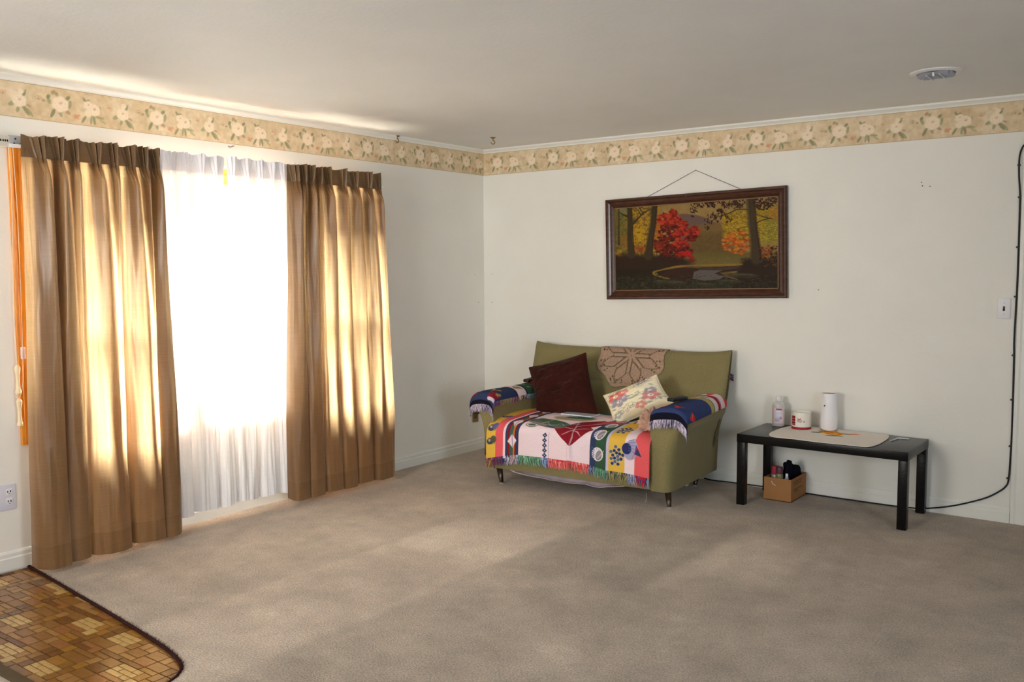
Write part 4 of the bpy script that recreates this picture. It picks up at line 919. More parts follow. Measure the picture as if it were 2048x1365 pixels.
# bit of a throw hanging behind the backrest, its fringe showing at the edge
u = np.linspace(0, 1, 8); U, V = np.meshgrid(u, np.linspace(0, 1, 12), indexing='ij')
P = Paint(U * 100, V * 120, MAR); 
for k in range(5): P.put((np.abs(V * 120 - 12 - 24 * k) < 7).astype(float), (54, 52, 96) if k % 2 else (176, 166, 190))
tb = grid('striped_cloth', TS(np.stack([.672 + .080 * U, .432 + 0 * U + .004 * np.sin(U * 6), .765 - .05 * V], -1)), M_cloth, None, P.out(1.2), thick=.004)
tag(tb, 'edge of a striped maroon and navy cloth poking out behind the loveseat back', 'cloth')
strands('fringe', TS(np.array([(.750, .428, .76), (.751, .428, .74), (.752, .428, .715)])), (1, -.2, -.3), .022, lambda u, rg: [(54, 52, 96), (130, 40, 60), (180, 170, 190)][int(u * 9) % 3], 60, tb, seed=5)
tag(box('pale_board', (0.70, -0.022, 0.10), (1.17, -0.008, 0.893), pm('cream_board', rgb(226, 214, 186), 0.6), None, 0.002), 'thin cream board behind the loveseat, its top edge just showing', 'board')

# ------------------------------------------------------------------ pillows, doily and small things on the loveseat
def pillow(name, cor, thick, mat, label, colf=None, n=72, pinch=.07, wr=.006, seed=1, nrm=None, sag=0.0):
    TL, TR, BR, BL = [np.array(c, float) for c in cor]
    nrm = np.cross(TR - BL, TL - BR) if nrm is None else np.array(nrm, float); nrm /= np.linalg.norm(nrm)
    if nrm[1] > 0: nrm = -nrm
    a = np.sin(np.linspace(-1, 1, n) * PI / 2) * .35 + np.linspace(-1, 1, n) * .65; U, V = np.meshgrid(a, a, indexing='ij')
    u2 = U * (1 - pinch * (1 - V ** 2)); v2 = V * (1 - pinch * (1 - U ** 2))
    s, t = (u2 + 1) / 2, (v2 + 1) / 2; Pm = (1 - s)[..., None] * ((1 - t)[..., None] * BL + t[..., None] * TL) + s[..., None] * ((1 - t)[..., None] * BR + t[..., None] * TR)
    T = thick * .5 * ((1 - np.abs(U) ** 2.6) * (1 - np.abs(V) ** 2.6)) ** .5
    T = T * (1 + sag * (-V)); w = (fbm(U * 2 + V * 1.2, V * 4.2 - U, seed) - .5) * wr * 4 * (1 - U ** 4) * (1 - V ** 4)
    Fp = Pm + nrm * (T + w)[..., None]; Bp = Pm - nrm * T[..., None]
    P = np.concatenate([Fp, Bp[::-1][1:-1]], 0)               # a closed ring of rows
    C = None
    if colf is not None: c = colf((U + 1) / 2, (1 - V) / 2); C = np.concatenate([c, c[::-1][1:-1]], 0)
    o = grid(name, P, mat, None, C, cu=True); fix(o); tag(o, label, 'pillow')
    ring = np.concatenate([Pm[:, -1], Pm[-1, ::-1][1:], Pm[::-1, 0][1:], Pm[0, 1:]]); return o, ring
def onplane(px, y0, z0, tilt, off=0.0):
    """where the line of sight of a measured corner meets the leaning plane of the pillow"""
    c = np.array(C_); d = np.array(F_) + np.array(R_) * (px[0] - 1024) / 1825.066 - np.array(U_) * (px[1] - 682.5) / 1825.066
    n = np.array([math.sin(SA) * math.cos(tilt) + off, -math.cos(tilt), math.sin(tilt)]); return c + d * (np.dot(np.array([1.1, y0, z0]) - c, n) / np.dot(d, n))
tl = math.radians(24)
cor = [onplane(p, -.60, .47, tl) for p in ((1059, 736), (1171, 707), (1195, 827), (1075, 831))]
pb, ring = pillow('throw_pillow', cor, .17, M_velvet, 'dark brown velvet square pillow leaning on the loveseat back', seed=4, wr=.020, sag=.18, pinch=.06)
tube('piping', ring, .0065, M_velvet, pb, 6)
def floral_cols(U, V):
    X, Y = U * 400, V * 400; P = Paint(X, Y, (222, 212, 182)); rg = random.Random(12)
    P.C += (fbm(X * .02, Y * .02, 4)[..., None] - .5) * 14
    slate, rosec, sage, ol = (128, 132, 150), (198, 86, 80), (146, 156, 146), (122, 118, 104)
    for k in range(9):                                         # wandering outlines
        x, y = 60 + (k % 3) * 120 + rg.uniform(-20, 20), 60 + (k // 3) * 125 + rg.uniform(-20, 20); pts = []
        for q in range(9): a = q * .8; rr = 42 + 16 * math.sin(q * 2.3 + k); pts.append((x + rr * 1.5 * math.cos(a), y + rr * .7 * math.sin(a)))
        P.line(spline(pts, 40), 3.6, ol, 2.5, .9)
        for q in range(11): P.ell(x + rg.uniform(-26, 26), y + rg.uniform(-15, 15), 3.2, 2.4, (84, 86, 92), rg.uniform(0, 3), .4)
    def fl(x, y, s, c, c2):
        for q in range(5): a = q * 1.257 + .3; P.ell(x + s * math.cos(a), y + s * .85 * math.sin(a), s * .72, s * .6, c, a, .35, .85)
        for q in range(5): a = q * 1.257 + .9; P.ell(x + s * .9 * math.cos(a), y + s * .8 * math.sin(a), s * .3, s * .26, (214, 150, 140), a, .5, .5)
        P.ell(x, y, s * .5, s * .42, (228, 218, 192), 0, .4); P.ell(x + s * .1, y, s * .2, s * .18, c2, 0, .4)
    fl(85, 110, 40, rosec, sage); fl(150, 90, 26, (206, 110, 100), rosec); fl(98, 192, 42, slate, (90, 92, 112)); fl(140, 165, 24, (150, 142, 160), slate); fl(318, 262, 38, (186, 110, 112), slate); fl(330, 196, 26, slate, sage); fl(290, 40, 24, slate, slate); fl(330, 20, 20, (150, 150, 166), slate); fl(60, 330, 24, sage, slate); fl(230, 330, 26, (196, 120, 110), sage)
    for x, y, a, L in ((190, 210, .3, 26), (225, 215, -.2, 18), (40, 160, 1.2, 18), (258, 268, .1, 20), (120, 40, -.5, 24), (350, 120, .9, 20), (40, 250, .6, 22), (290, 330, .2, 20), (180, 300, .4, 16), (360, 320, 1.4, 22)): P.ell(x, y, L, 8, sage, a, .3, .85); P.ell(x, y, L * .7, 2, slate, a, .4, .6)
    return P.out(1.22)
cor = [onplane(p, -.66, .47, math.radians(26)) for p in ((1207, 792), (1313, 750), (1346, 806), (1229, 856))]
pf_, ring = pillow('throw_pillow', cor, .15, M_floral, 'cream floral cotton pillow with red and blue flowers at the right arm', floral_cols, seed=6, wr=.006, sag=.2)
tube('piping', ring, .004, pm('cream_cotton_edge', rgb(220, 210, 184), 0.85), pf_, 6)
# crocheted half round doily over the top of the backrest; its holes are open
NR, NT = 64, 288; rr = np.linspace(.006, 1, NR); th = np.linspace(0, 2 * PI, NT, endpoint=False); Rr, Th = np.meshgrid(rr, th, indexing='ij')
sec = (Th / (2 * PI) * 8) % 1.0; sc = np.abs(sec - .5) * 2                                    # 0 mid-sector, 1 on the rib
RO = .246 * (1 + .055 * np.cos(2 * PI * (sec - .5)) - .0 * sc)
a = Rr * RO * np.cos(Th) * 1.06; b = -Rr * RO * np.sin(Th)                                    # b < 0 goes over the top
bkl = np.concatenate([[0], np.cumsum(np.hypot(np.diff(BK[:, 0]), np.diff(BK[:, 1])))]); s_top = np.interp(36, np.arange(90), bkl)
sarc = s_top - .035 - b; ti = np.interp(sarc, bkl, np.arange(90)); pa = (a + .055) / .765
Q = back_pt(pa, ti); e = .6; Qn = np.cross(back_pt(pa + .01, ti) - Q, back_pt(pa, ti + .3) - Q); Qn /= np.linalg.norm(Qn, axis=-1)[..., None] + 1e-9
if Qn[20, 200, 1] > 0: Qn = -Qn
Q = Q + Qn * (.006 + .006 * (fbm(a * 14, b * 14, 3) - .3)[..., None])
mask = np.ones((NR - 1, NT), bool); rm = (rr[:-1] + rr[1:]) / 2; tt = (np.arange(NT) + .5) / NT * 8 % 1.0; jj = np.arange(NT)
for i, r in enumerate(rm):
    rib = np.abs(tt - .5) * 2
    dash = (i % 3 == 0)
    lace_a = (np.abs(rib - (1.0 - .16 / max(r, .16))) < .05 / max(r, .2)) & (r > .12) & (r < .60) & (i % 3 != 0)      # lines of eyelets beside each rib
    vee = (r > .55) & (r < .84) & (np.abs(rib - np.clip((.86 - r) / .30, 0, 1) * .85) < .07) & (i % 3 != 0)
    fan = (r > .74) & (r < .93) & (rib < .82 * (r - .5) / .4) & ((jj // 3) % 3 == 0) & (i % 6 < 3)
    mask[i] = ~(lace_a | vee | fan)
P_ = np.concatenate([Q], 0); F = grid_faces(NR, NT, False, True); 
d_o = grid('crochet_doily', TS(P_), M_doily, None, cv=True, mask=mask, thick=.003); tag(d_o, 'tan crocheted doily draped over the top of the loveseat back', 'doily')
def remote(name, c, L, w, h, yaw, label, roll=0.0):
    bm = bmesh.new(); bm_box(bm, (-L / 2, -w / 2, 0), (L / 2, w / 2, h), h * .35, 3); M = Matrix.Translation(c) @ Matrix.Rotation(yaw, 4, 'Z') @ Matrix.Rotation(roll, 4, 'Y'); bmesh.ops.transform(bm, matrix=M, verts=bm.verts)
    o = from_bm(name, bm, M_black, None, True, 50); tag(o, label, 'remote'); mb = pm('grey_rubber_key', rgb(74, 72, 74), 0.6)
    for i in range(6):
        for j in range(3):
            if i == 5 and j != 1: continue
            bm = bmesh.new(); bm_box(bm, (-L * .40 + i * L * .145, -w * .30 + j * w * .24, h - .001), (-L * .40 + i * L * .145 + L * .08, -w * .30 + j * w * .24 + w * .15, h + .0015), .0006, 1); bmesh.ops.transform(bm, matrix=M, verts=bm.verts); from_bm('key', bm, mb, o)
    return o
remote('remote_control', tuple(TP(-.70, .17, .6445)), .17, .048, .022, 1.75 + .0, 'black remote control on the left arm cover behind the brown pillow')
remote('remote_control', tuple(TP(.635, -.20, .645)), .15, .05, .024, 1.35, 'dark remote control on the right arm cover beside the floral pillow')
# crumpled tan cloth beside the floral pillow
bm = bmesh.new(); bmesh.ops.create_icosphere(bm, subdivisions=5, radius=1)
for v in bm.verts:
    p = v.co.copy(); n = fbm([p.x * 2.2 + 5, p.y * 2.2 + 1], [p.z * 2.2 + p.y, p.z * 2 + p.x], 9); k = 0.72 + .75 * (abs(float(n[0]) - .5) * 1.6 + .25 * float(n[1])); v.co = Vector((p.x * .085 * k, p.y * .075 * k, max(-.35, p.z) * .095 * k + .03))
bmesh.ops.translate(bm, vec=tuple(TP(.515, -.335, .478)), verts=bm.verts)
tag(from_bm('crumpled_cloth', bm, pm('tan_pink_cloth', rgb(196, 158, 138), 0.9, ns=26, amt=0.22, bs=90, bstr=0.3), None, True, 80), 'crumpled tan pink cloth tucked between the floral pillow and right arm', 'cloth')
bl = empty('booklet', tuple(TP(-.115, -.115, .482)), 'thin glossy white booklet lying on the throw under the brown velvet pillow', 'booklet')
c0 = TP(-.115, -.115, .4815)
box('pages', (c0[0] - .12, c0[1] - .06, .4795), (c0[0] + .12, c0[1] + .06, .4855), pm('glossy_paper', rgb(236, 236, 240), 0.12, 0.6), bl, .001, rot=Matrix.Rotation(.03, 3, 'Z'))
box('cover', (c0[0] - .122, c0[1] - .062, .4856), (c0[0] + .122, c0[1] + .062, .4868), pm('glossy_cover', rgb(226, 230, 240), 0.1, 0.7), bl, 0, rot=Matrix.Rotation(.03, 3, 'Z'))

# ------------------------------------------------------------------ framed autumn landscape
TLc, TRc, BRc, BLc = np.array([1.168, 0, 1.981]), np.array([2.524, 0, 2.013]), np.array([2.545, 0, 1.280]), np.array([1.180, 0, 1.251])
pc_ = (TLc + TRc + BRc + BLc) / 4; ex = (TRc - TLc + BRc - BLc) / 2; PW = np.linalg.norm(ex); ex /= PW; ez = np.array([-ex[2], 0, ex[0]]); PH = float(np.dot(TLc - BLc, ez))
pic = empty('framed_painting', (pc_[0], -0.002, BLc[2]), 'framed autumn landscape with red tree hanging slightly crooked above the loveseat', 'painting')
def pp(u, v, d): return pc_ + ex * (u * PW) + ez * (v * PH) + np.array([0, -d, 0])
FW = .062
prf = [(0, .004), (0, .030), (.006, .036), (.016, .036), (.024, .028), (.036, .024), (.046, .027), (.054, .022), (FW, .014), (FW, .004)]   # (in from the edge, out from the wall)
def bar(name, ax):
    L = []
    for e in (-1, 1):
        row = []
        for i, d in prf:
            if ax in ('top', 'bottom'): s = 1 if ax == 'top' else -1; q = pc_ + ex * (e * (PW / 2 - i)) + ez * (s * (PH / 2 - i))
            else: s = 1 if ax == 'right' else -1; q = pc_ + ex * (s * (PW / 2 - i)) + ez * (e * (PH / 2 - i))
            row.append(q + np.array([0, -d, 0]))
        L.append(row)
    return fix(grid(name, np.array(L), M_framewood, pic, cv=True, caps=True, sharp=25))
for s in ('top', 'bottom', 'left', 'right'): bar('frame_rail', s)
gilt = pm('dull_gilt_slip', rgb(120, 86, 50), 0.4, 0.5)
for nm, (u0, u1, v0, v1) in {'a': (-1, 1, .98, 1), 'b': (-1, 1, -1, -.98), 'c': (-1, -.99, -1, 1), 'd': (.99, 1, -1, 1)}.items():
    iw, ih = PW / 2 - FW, PH / 2 - FW; q = np.array([[pc_ + ex * (u * iw) + ez * (v * ih) + np.array([0, -d, 0]) for u, v in ((u0, v0), (u1, v0), (u1, v1), (u0, v1))] for d in (.006, .012)]); fix(grid('inner_slip', q, gilt, pic, cv=True, caps=True, smooth=False))
lathe('frame_screw', [(.001, 0), (.004, 0), (.004, .002), (.001, .003)], tuple(pp(-.02, .5, .016) + np.array([0, -.022, -.02])), M_steel, pic, 8)
def landscape():
    nu, nv = 640, 350; U, V = np.meshgrid(np.linspace(0, 1, nu), np.linspace(0, 1, nv), indexing='ij')           # V downwards
    yt = 408 - 106 * U; yb = 1240 - 14 * U; X = 160 + 1615 * U; Y = yt + (yb - yt) * V
    P = Paint(X, Y, (156, 126, 74)); n1 = fbm(X / 60, Y / 60, 2, 4); n2 = fbm(X / 18, Y / 18, 7, 3); n3 = fbm(X / 9, Y / 7, 11, 2)
    rg = random.Random(4)
    P.C += ((n1 - .5) * 30)[..., None]
    hill = sm(-(Y - (470 + .0011 * (X - 900) ** 2 * .9)), 12) * sm(X - 1330, 60) * sm(820 - X, 60); P.put(hill, (112, 86, 76)); 
    P.put(sm(-(Y - (560 + .10 * np.abs(X - 1200) + 40 * (n1 - .5))), 40) * sm(-(X - 930), 60) * sm(X - 1340, 200), (124, 97, 54)); P.put(sm(-(Y - 700 + 60 * n1), 60) * sm(-(X - 940), 60) * sm(X - 1340, 200) * (.4 + 1.2 * n2), (100, 78, 40), .8)
    P.put(sm(-(Y - 845 - 20 * n1), 30) * sm(Y - 990, 30), (106, 92, 44)); P.put(sm(-(Y - 900), 40) * sm(Y - 985, 40) * n2, (128, 108, 56), .7)
    # left woodland: yellow leaves thinning to green
    m = sm(X - 640, 60) * sm(Y - 860 - 40 * n1, 60); P.put(m, (138, 104, 44), .9); P.put(m * np.clip((n2 - .45) * 5, 0, 1), (186, 142, 30)); P.put(m * np.clip((.48 - n2) * 5, 0, 1), (92, 74, 34), .8)
    P.put(sm(X - 300, 120) * sm(Y - 820, 80), (88, 86, 44), .75); P.put(sm(X - 300, 90) * sm(Y - 820, 80) * np.clip((n3 - .5) * 4, 0, 1), (128, 120, 60), .8); P.put(sm(np.hypot((X - 260) / 60, (Y - 430) / 40) - 1, .4), (132, 128, 92), .7)
    P.put(sm(np.hypot((X - 430) / 70, (Y - 680) / 110) - 1, .6) * np.clip((n3 - .38) * 4, 0, 1), (200, 152, 26)); P.put(sm(np.hypot((X - 625) / 50, (Y - 660) / 150) - 1, .6) * np.clip((n3 - .35) * 4, 0, 1), (182, 96, 26)); P.put(sm(np.hypot((X - 400) / 90, (Y - 815) / 40) - 1, .6) * np.clip((n3 - .35) * 4, 0, 1), (150, 62, 26)); P.put(sm(np.hypot((X - 260) / 50, (Y - 740) / 70) - 1, .6) * n3, (150, 96, 34))
    # right woodland
    m = sm(-(X - 1250 - 30 * n1), 40) * sm(Y - 760, 60) * sm(-(Y - 440 + .12 * (X - 1300) - 30 * n2), 50); P.put(m, (150, 120, 38), .95); P.put(m * np.clip((n3 - .45) * 5, 0, 1), (196, 156, 30)); P.put(m * np.clip((.45 - n2) * 5, 0, 1), (112, 92, 36), .8)
    P.put(sm(-(X - 1640), 60) * sm(Y - 780, 60) * sm(-(Y - 480), 80), (128, 120, 44), .6); P.put(sm(-(X - 1600), 60) * sm(Y - 760, 60) * sm(-(Y - 560), 60) * np.clip((n3 - .5) * 5, 0, 1), (176, 156, 46)); P.put(sm(np.hypot((X - 1740) / 60, (Y - 480) / 60) - 1, .5) * n3, (190, 120, 40), .9)
    for k in range(150):
        a = rg.uniform(0, 6.3); r = rg.uniform(0, 1) ** .6; x, y = 1400 + 135 * r * math.cos(a), 765 + 118 * r * math.sin(a); P.ell(x, y, rg.uniform(10, 22), rg.uniform(7, 14), rg.choice([(196, 98, 24), (210, 120, 26), (172, 74, 22), (206, 130, 40), (140, 62, 22)]), rg.uniform(-.5, .5), .4, .8)
    # red tree in the middle
    def redblob(cx, cy, rx, ry, n, cs_):
        for k in range(n):
            a = rg.uniform(0, 6.3); r = rg.uniform(0, 1) ** .55; x, y = cx + rx * r * math.cos(a), cy + ry * r * math.sin(a); P.ell(x, y, rg.uniform(9, 22), rg.uniform(6, 13), rg.choice(cs_), rg.uniform(-.6, .6), .5, .85)
    R1 = [(170, 40, 22), (190, 52, 26), (140, 30, 18), (110, 24, 16), (200, 64, 34)]; R2 = [(86, 24, 16), (110, 30, 18), (66, 22, 14), (140, 34, 20)]
    for b in ((780, 470, 36, 50, 50, R1), (690, 530, 70, 70, 80, R1), (810, 540, 60, 60, 60, R1), (740, 650, 110, 90, 110, R2), (880, 590, 50, 45, 50, R1), (850, 680, 80, 70, 80, R1), (985, 650, 60, 55, 70, R1), (960, 710, 60, 30, 40, R2), (690, 760, 110, 70, 100, R2), (860, 780, 90, 40, 70, R1), (700, 820, 110, 50, 80, R2), (880, 850, 90, 50, 80, R2), (890, 870, 70, 25, 50, [(190, 34, 26), (170, 30, 22)]), (965, 920, 25, 25, 20, [(176, 32, 24)]), (760, 900, 120, 50, 80, R2), (640, 780, 50, 40, 40, [(150, 60, 26), (120, 40, 22)])): redblob(*b)
    # dark ground, banks
    P.put(sm(-(Y - 850 - 50 * n1 - .12 * np.clip(X - 560, 0, 400)), 50) * sm(X - 960 + .5 * (Y - 960), 120), (50, 33, 24), .95)
    P.put(sm(-(Y - 1000 - 30 * n1), 50) * sm(X - 720, 200), (44, 36, 24), .9); P.put(sm(-(Y - 1085 - 25 * n2 - .00004 * (X - 1000) ** 2), 30), (46, 42, 28), .95); P.put(sm(-(Y - 1090), 40) * np.clip((n2 - .52) * 4, 0, 1), (74, 70, 48), .8)
    P.put(sm(-(X - 1490 + 60 * n1 + .35 * (Y - 900)), 50) * sm(-(Y - 900 - 40 * n2), 40), (46, 32, 22), .97); P.put(sm(-(Y - 1150 + 30 * n2), 30) * sm(-(X - 1000), 80) * np.clip((n3 - .5) * 4, 0, 1), (60, 66, 46), .7)
    # water with reflections, pale bank
    P.poly([(690, 1050), (800, 1022), (1000, 1012), (1440, 992), (1440, 1040), (1230, 1062), (1290, 1096), (1230, 1125), (1080, 1140), (960, 1128), (880, 1150), (740, 1110), (650, 1080)], (60, 38, 28)); P.poly([(985, 1050), (1060, 1030), (1260, 1040), (1180, 1070), (1290, 1100), (1220, 1130), (1080, 1140), (970, 1120)], (100, 92, 88)); P.poly([(1010, 1018), (1430, 998), (1400, 1020), (1250, 1040), (1040, 1035)], (78, 64, 48), .8)
    P.line(spline([(1445, 978), (1250, 984), (1000, 988), (830, 998), (680, 1025), (580, 1052), (590, 1080), (660, 1102), (720, 1118)], 40), (14, 16, 22, 24, 24, 22, 20, 18, 16, 14, 12) * 3 + (12,) * 7, (146, 112, 48), 10); P.line([(1290, 1096), (1400, 1130)], 8, (130, 96, 60)); P.line(spline([(600, 1060), (640, 1100), (740, 1120)], 12), 10, (162, 124, 44), 8, .8)
    for x, y, rx, ry in ((800, 1160, 110, 26), (640, 1150, 70, 22), (1450, 1090, 150, 26), (1330, 1150, 120, 20), (1100, 1180, 110, 16)): P.ell(x, y, rx, ry, (64, 58, 40), .05, .3, .8); P.ell(x, y - 8, rx * .7, ry * .4, (88, 82, 58), .05, .4, .6)
    for k in range(220):
        x = rg.uniform(165, 1770); y = rg.uniform(1080, 1235); P.ell(x, y, rg.uniform(8, 26), rg.uniform(2, 5), rg.choice([(58, 56, 38), (36, 30, 20), (76, 70, 48)]), rg.uniform(-.3, .3), .4, .6)
    # trunks and branches
    tk = (66, 54, 34); dk = (44, 32, 20)
    P.line([(212, 425), (208, 600), (206, 770)], (16, 18, 24), (72, 60, 36)); P.line([(326, 405), (330, 560), (326, 700), (338, 880)], (50, 52, 58, 74), tk); P.line([(350, 420), (356, 640), (372, 870)], 12, dk, 8, .7)
    P.line([(352, 570), (400, 530), (440, 490), (480, 450), (545, 425)], (26, 20, 16, 14, 10), tk); P.line([(450, 480), (420, 430), (390, 405)], (12, 9, 7), tk); P.line([(305, 490), (250, 470), (220, 450)], (24, 14, 10), tk); P.line([(470, 455), (440, 415), (470, 395)], 8, tk)
    P.line([(590, 385), (575, 560), (545, 720), (520, 890)], (62, 58, 66, 86), tk); P.line([(612, 390), (600, 560), (568, 740), (560, 890)], 12, dk, 8, .7)
    P.line([(1525, 325), (1535, 520), (1558, 720), (1580, 930)], (76, 74, 82, 110), (70, 56, 36)); P.line([(1500, 340), (1510, 560), (1530, 800)], 10, (96, 80, 50), 8, .7); P.line([(1560, 330), (1575, 600), (1612, 900)], 14, dk, 8, .7)
    P.line(spline([(1490, 430), (1400, 432), (1330, 465), (1250, 495)], 20), 11, tk); P.line(spline([(1575, 570), (1620, 545), (1700, 520)], 12), 9, tk); P.line(spline([(1570, 480), (1650, 510), (1720, 530)], 12), 8, tk); P.line(spline([(1500, 600), (1450, 610), (1400, 630)], 10), 6, tk)
    for cx, cy, rx, ry, n in ((1060, 365, 120, 45, 60), (1170, 355, 70, 55, 50), (1320, 385, 110, 45, 50), (1420, 365, 60, 50, 40), (1160, 520, 70, 55, 34), (1250, 480, 70, 55, 40), (1120, 590, 30, 40, 10), (980, 450, 50, 50, 14), (1630, 370, 80, 70, 80), (1720, 350, 50, 50, 40), (1330, 530, 50, 30, 10)):
        for k in range(n):
            a = rg.uniform(0, 6.3); r = rg.uniform(0, 1) ** .6; P.ell(cx + rx * r * math.cos(a), cy + ry * r * math.sin(a), rg.uniform(8, 15), rg.uniform(4, 7), (52, 30, 22) if rg.random() < .8 else (84, 46, 30), rg.uniform(.3, 2.2), .3, .9)
    for k in range(120): P.ell(rg.uniform(1600, 1770), rg.uniform(800, 1000), rg.uniform(8, 16), rg.uniform(5, 9), rg.choice([(52, 34, 22), (40, 28, 20), (120, 70, 30), (64, 44, 26)]), rg.uniform(0, 3), .4, .8)
    for k in range(40): P.ell(rg.uniform(1620, 1700), rg.uniform(790, 910), rg.uniform(8, 14), rg.uniform(6, 9), rg.choice([(170, 120, 40), (150, 60, 30)]), rg.uniform(0, 3), .4, .7)
    P.C *= (.94 + .12 * n3)[..., None]
    iw, ih = PW - 2 * FW, PH - 2 * FW
    W = pc_[None, None, :] + ex * ((U - .5) * iw)[..., None] + ez * ((.5 - V) * ih)[..., None] + np.array([0, -.0075, 0])
    grid('canvas', W, colmat('old_print_under_varnish', 0.5, 0.12, 160, 0.06), pic, P.out(0.80), smooth=False)
landscape()
ap_ = np.array([1.875, -.006, 2.153])
tube('hanging_wire', [pp((1.492 - pc_[0]) / PW, .49, .006), ap_, pp((2.232 - pc_[0]) / PW, .49, .006)], .0016, pm('dark_wire', rgb(70, 56, 50), 0.5), pic, 6)
nl = tube('nail', [(1.875, .012, 2.151), (1.875, -.012, 2.155)], [.0025, .0025], M_steel, None, 8); tag(nl, 'small nail in the wall that carries the painting wire', 'nail')

# ------------------------------------------------------------------ low black table and what stands on it
TX0, TX1, TY0, TY1, TZ = 2.418, 3.428, -.522, -.030, .448
tab = empty('coffee_table', ((TX0 + TX1) / 2, (TY0 + TY1) / 2, 0), 'low black laminate table with square legs against the back wall', 'table')
box('table_top', (TX0, TY0, TZ - .052), (TX1, TY1, TZ), M_blackwood, tab, .003)
for x in (TX0, TX1 - .055):
    for y in (TY0, TY1 - .055): box('leg', (x + .002, y + .002, 0), (x + .053, y + .053, TZ - .0525), M_blackwood, tab, .0025)
# runner with curved ends and an embroidered spray
nu, nv = 150, 100; U, V = np.meshgrid(np.linspace(0, 1, nu), np.linspace(0, 1, nv), indexing='ij')
ry0, ry1 = TY0 - .002, -.035
q = np.sqrt(np.clip(1 - np.abs(2 * V - 1) ** 2.6, 0, 1)); xl = 2.665 - .085 * q; xr = 3.185 + .055 * q - .01 * V
RX = xl + (xr - xl) * U; RY = ry0 + (ry1 - ry0) * V + .004 * np.sin(U * 9) * (1 - V); RZ = TZ + .0035 + .0012 * fbm(U * 9, V * 6, 2)
P = Paint(RX * 1000, RY * 1000, (216, 208, 200)); fx, fy = 2900, -205
P.C += (fbm(U * 90, V * 60, 3)[..., None] - .5) * 12
for x, y, rx, ry, c, a in ((-80, -10, 40, 14, (70, 100, 50), .3), (-60, 30, 36, 13, (60, 92, 46), -.5), (30, -72, 44, 16, (84, 116, 44), .2), (60, -60, 36, 12, (110, 130, 50), -.3), (84, 26, 40, 12, (70, 84, 60), .1), (120, 44, 36, 10, (196, 120, 70), .2), (0, 52, 34, 12, (84, 100, 50), .4), (-34, 48, 28, 12, (60, 88, 46), 0)): P.ell(fx + x, fy + y, rx, ry, c, a, .2)
for k, (x, y) in enumerate(((-38, 14), (-8, 34), (20, 10), (0, -18), (40, 30), (52, -8), (-20, -6))):
    P.ell(fx + x, fy + y, 30, 24, (226, 132, 26) if k % 2 else (234, 156, 40), k, .2); P.ell(fx + x + 4, fy + y + 2, 11, 9, (180, 84, 22), 0, .4)
for x, y in ((130, 60), (150, 52), (104, 40)): P.ell(fx + x, fy + y, 13, 10, (214, 110, 70), 0, .3)
ed = np.minimum(np.minimum(U, 1 - U) * 600, V * 480); P.put((ed < 7).astype(float), (232, 222, 206), .5)
run = grid('table_runner', np.stack([RX, RY, RZ], -1), M_cloth, None, P.out(1.22), thick=.0025); tag(run, 'cream table runner with embroidered orange flowers on the black table', 'runner')
# clear bottle with label
bx, by = 2.527, -.105
bot_ = empty('plastic_bottle', (bx, by, TZ), 'clear plastic pump bottle with pale label at the left end of the black table', 'bottle')
m, n, l, b = bare('milky_clear_plastic'); b.inputs['Base Color'].default_value = rgb(224, 218, 216); b.inputs['Roughness'].default_value = .2; b.inputs['Transmission Weight'].default_value = .35; M_milk = m
def oval(name, prof, c, mat, par, ky=.62, seg=28):
    a = np.linspace(0, 2 * PI, seg, endpoint=False); Pq = np.array([[(c[0] + r * math.cos(t), c[1] + r * ky * math.sin(t), c[2] + z) for t in a] for r, z in prof]); return grid(name, Pq, mat, par, cv=True, sharp=40)
oval('body', [(.001, 0), (.036, 0), (.040, .004), (.041, .02), (.041, .125), (.039, .142), (.031, .155), (.018, .163), (.016, .166), (.001, .166)], (bx, by, TZ + .001), M_milk, bot_, .75)
lathe('cap', [(.001, 0), (.0175, 0), (.0185, .006), (.018, .026), (.0165, .030), (.001, .030)], (bx, by, TZ + .166), pm('translucent_cap', rgb(226, 222, 220), .3, .5), bot_, 20)
a = np.linspace(-2.05, -.45, 24); z = np.linspace(.022, .122, 40); A, Zz = np.meshgrid(a, z, indexing='ij'); P = Paint((A + 2.05) / 1.6 * 100, (Zz - .022) * 1000, (208, 178, 180))
P.poly([(22, 12), (84, 12), (84, 92), (22, 92)], (190, 190, 206)); P.poly([(22, 86), (86, 86), (86, 96), (22, 96)], (150, 84, 100))
for y, x0, x1 in ((80, 28, 80), (74, 30, 64), (60, 28, 78), (52, 40, 80), (30, 10, 60), (24, 10, 58), (18, 10, 60), (12, 12, 50)): P.line([(x0, y), (x1, y)], 2.2, (120, 96, 130) if y < 40 else (228, 228, 236), 1.5)
P.ell(72, 34, 10, 8, (150, 120, 140), 0, .3)
grid('label', np.stack([bx + .0418 * np.cos(A), by + .0418 * .75 * np.sin(A), TZ + .001 + Zz], -1), colmat('printed_label', .4, .4), bot_, P.out(1.15))
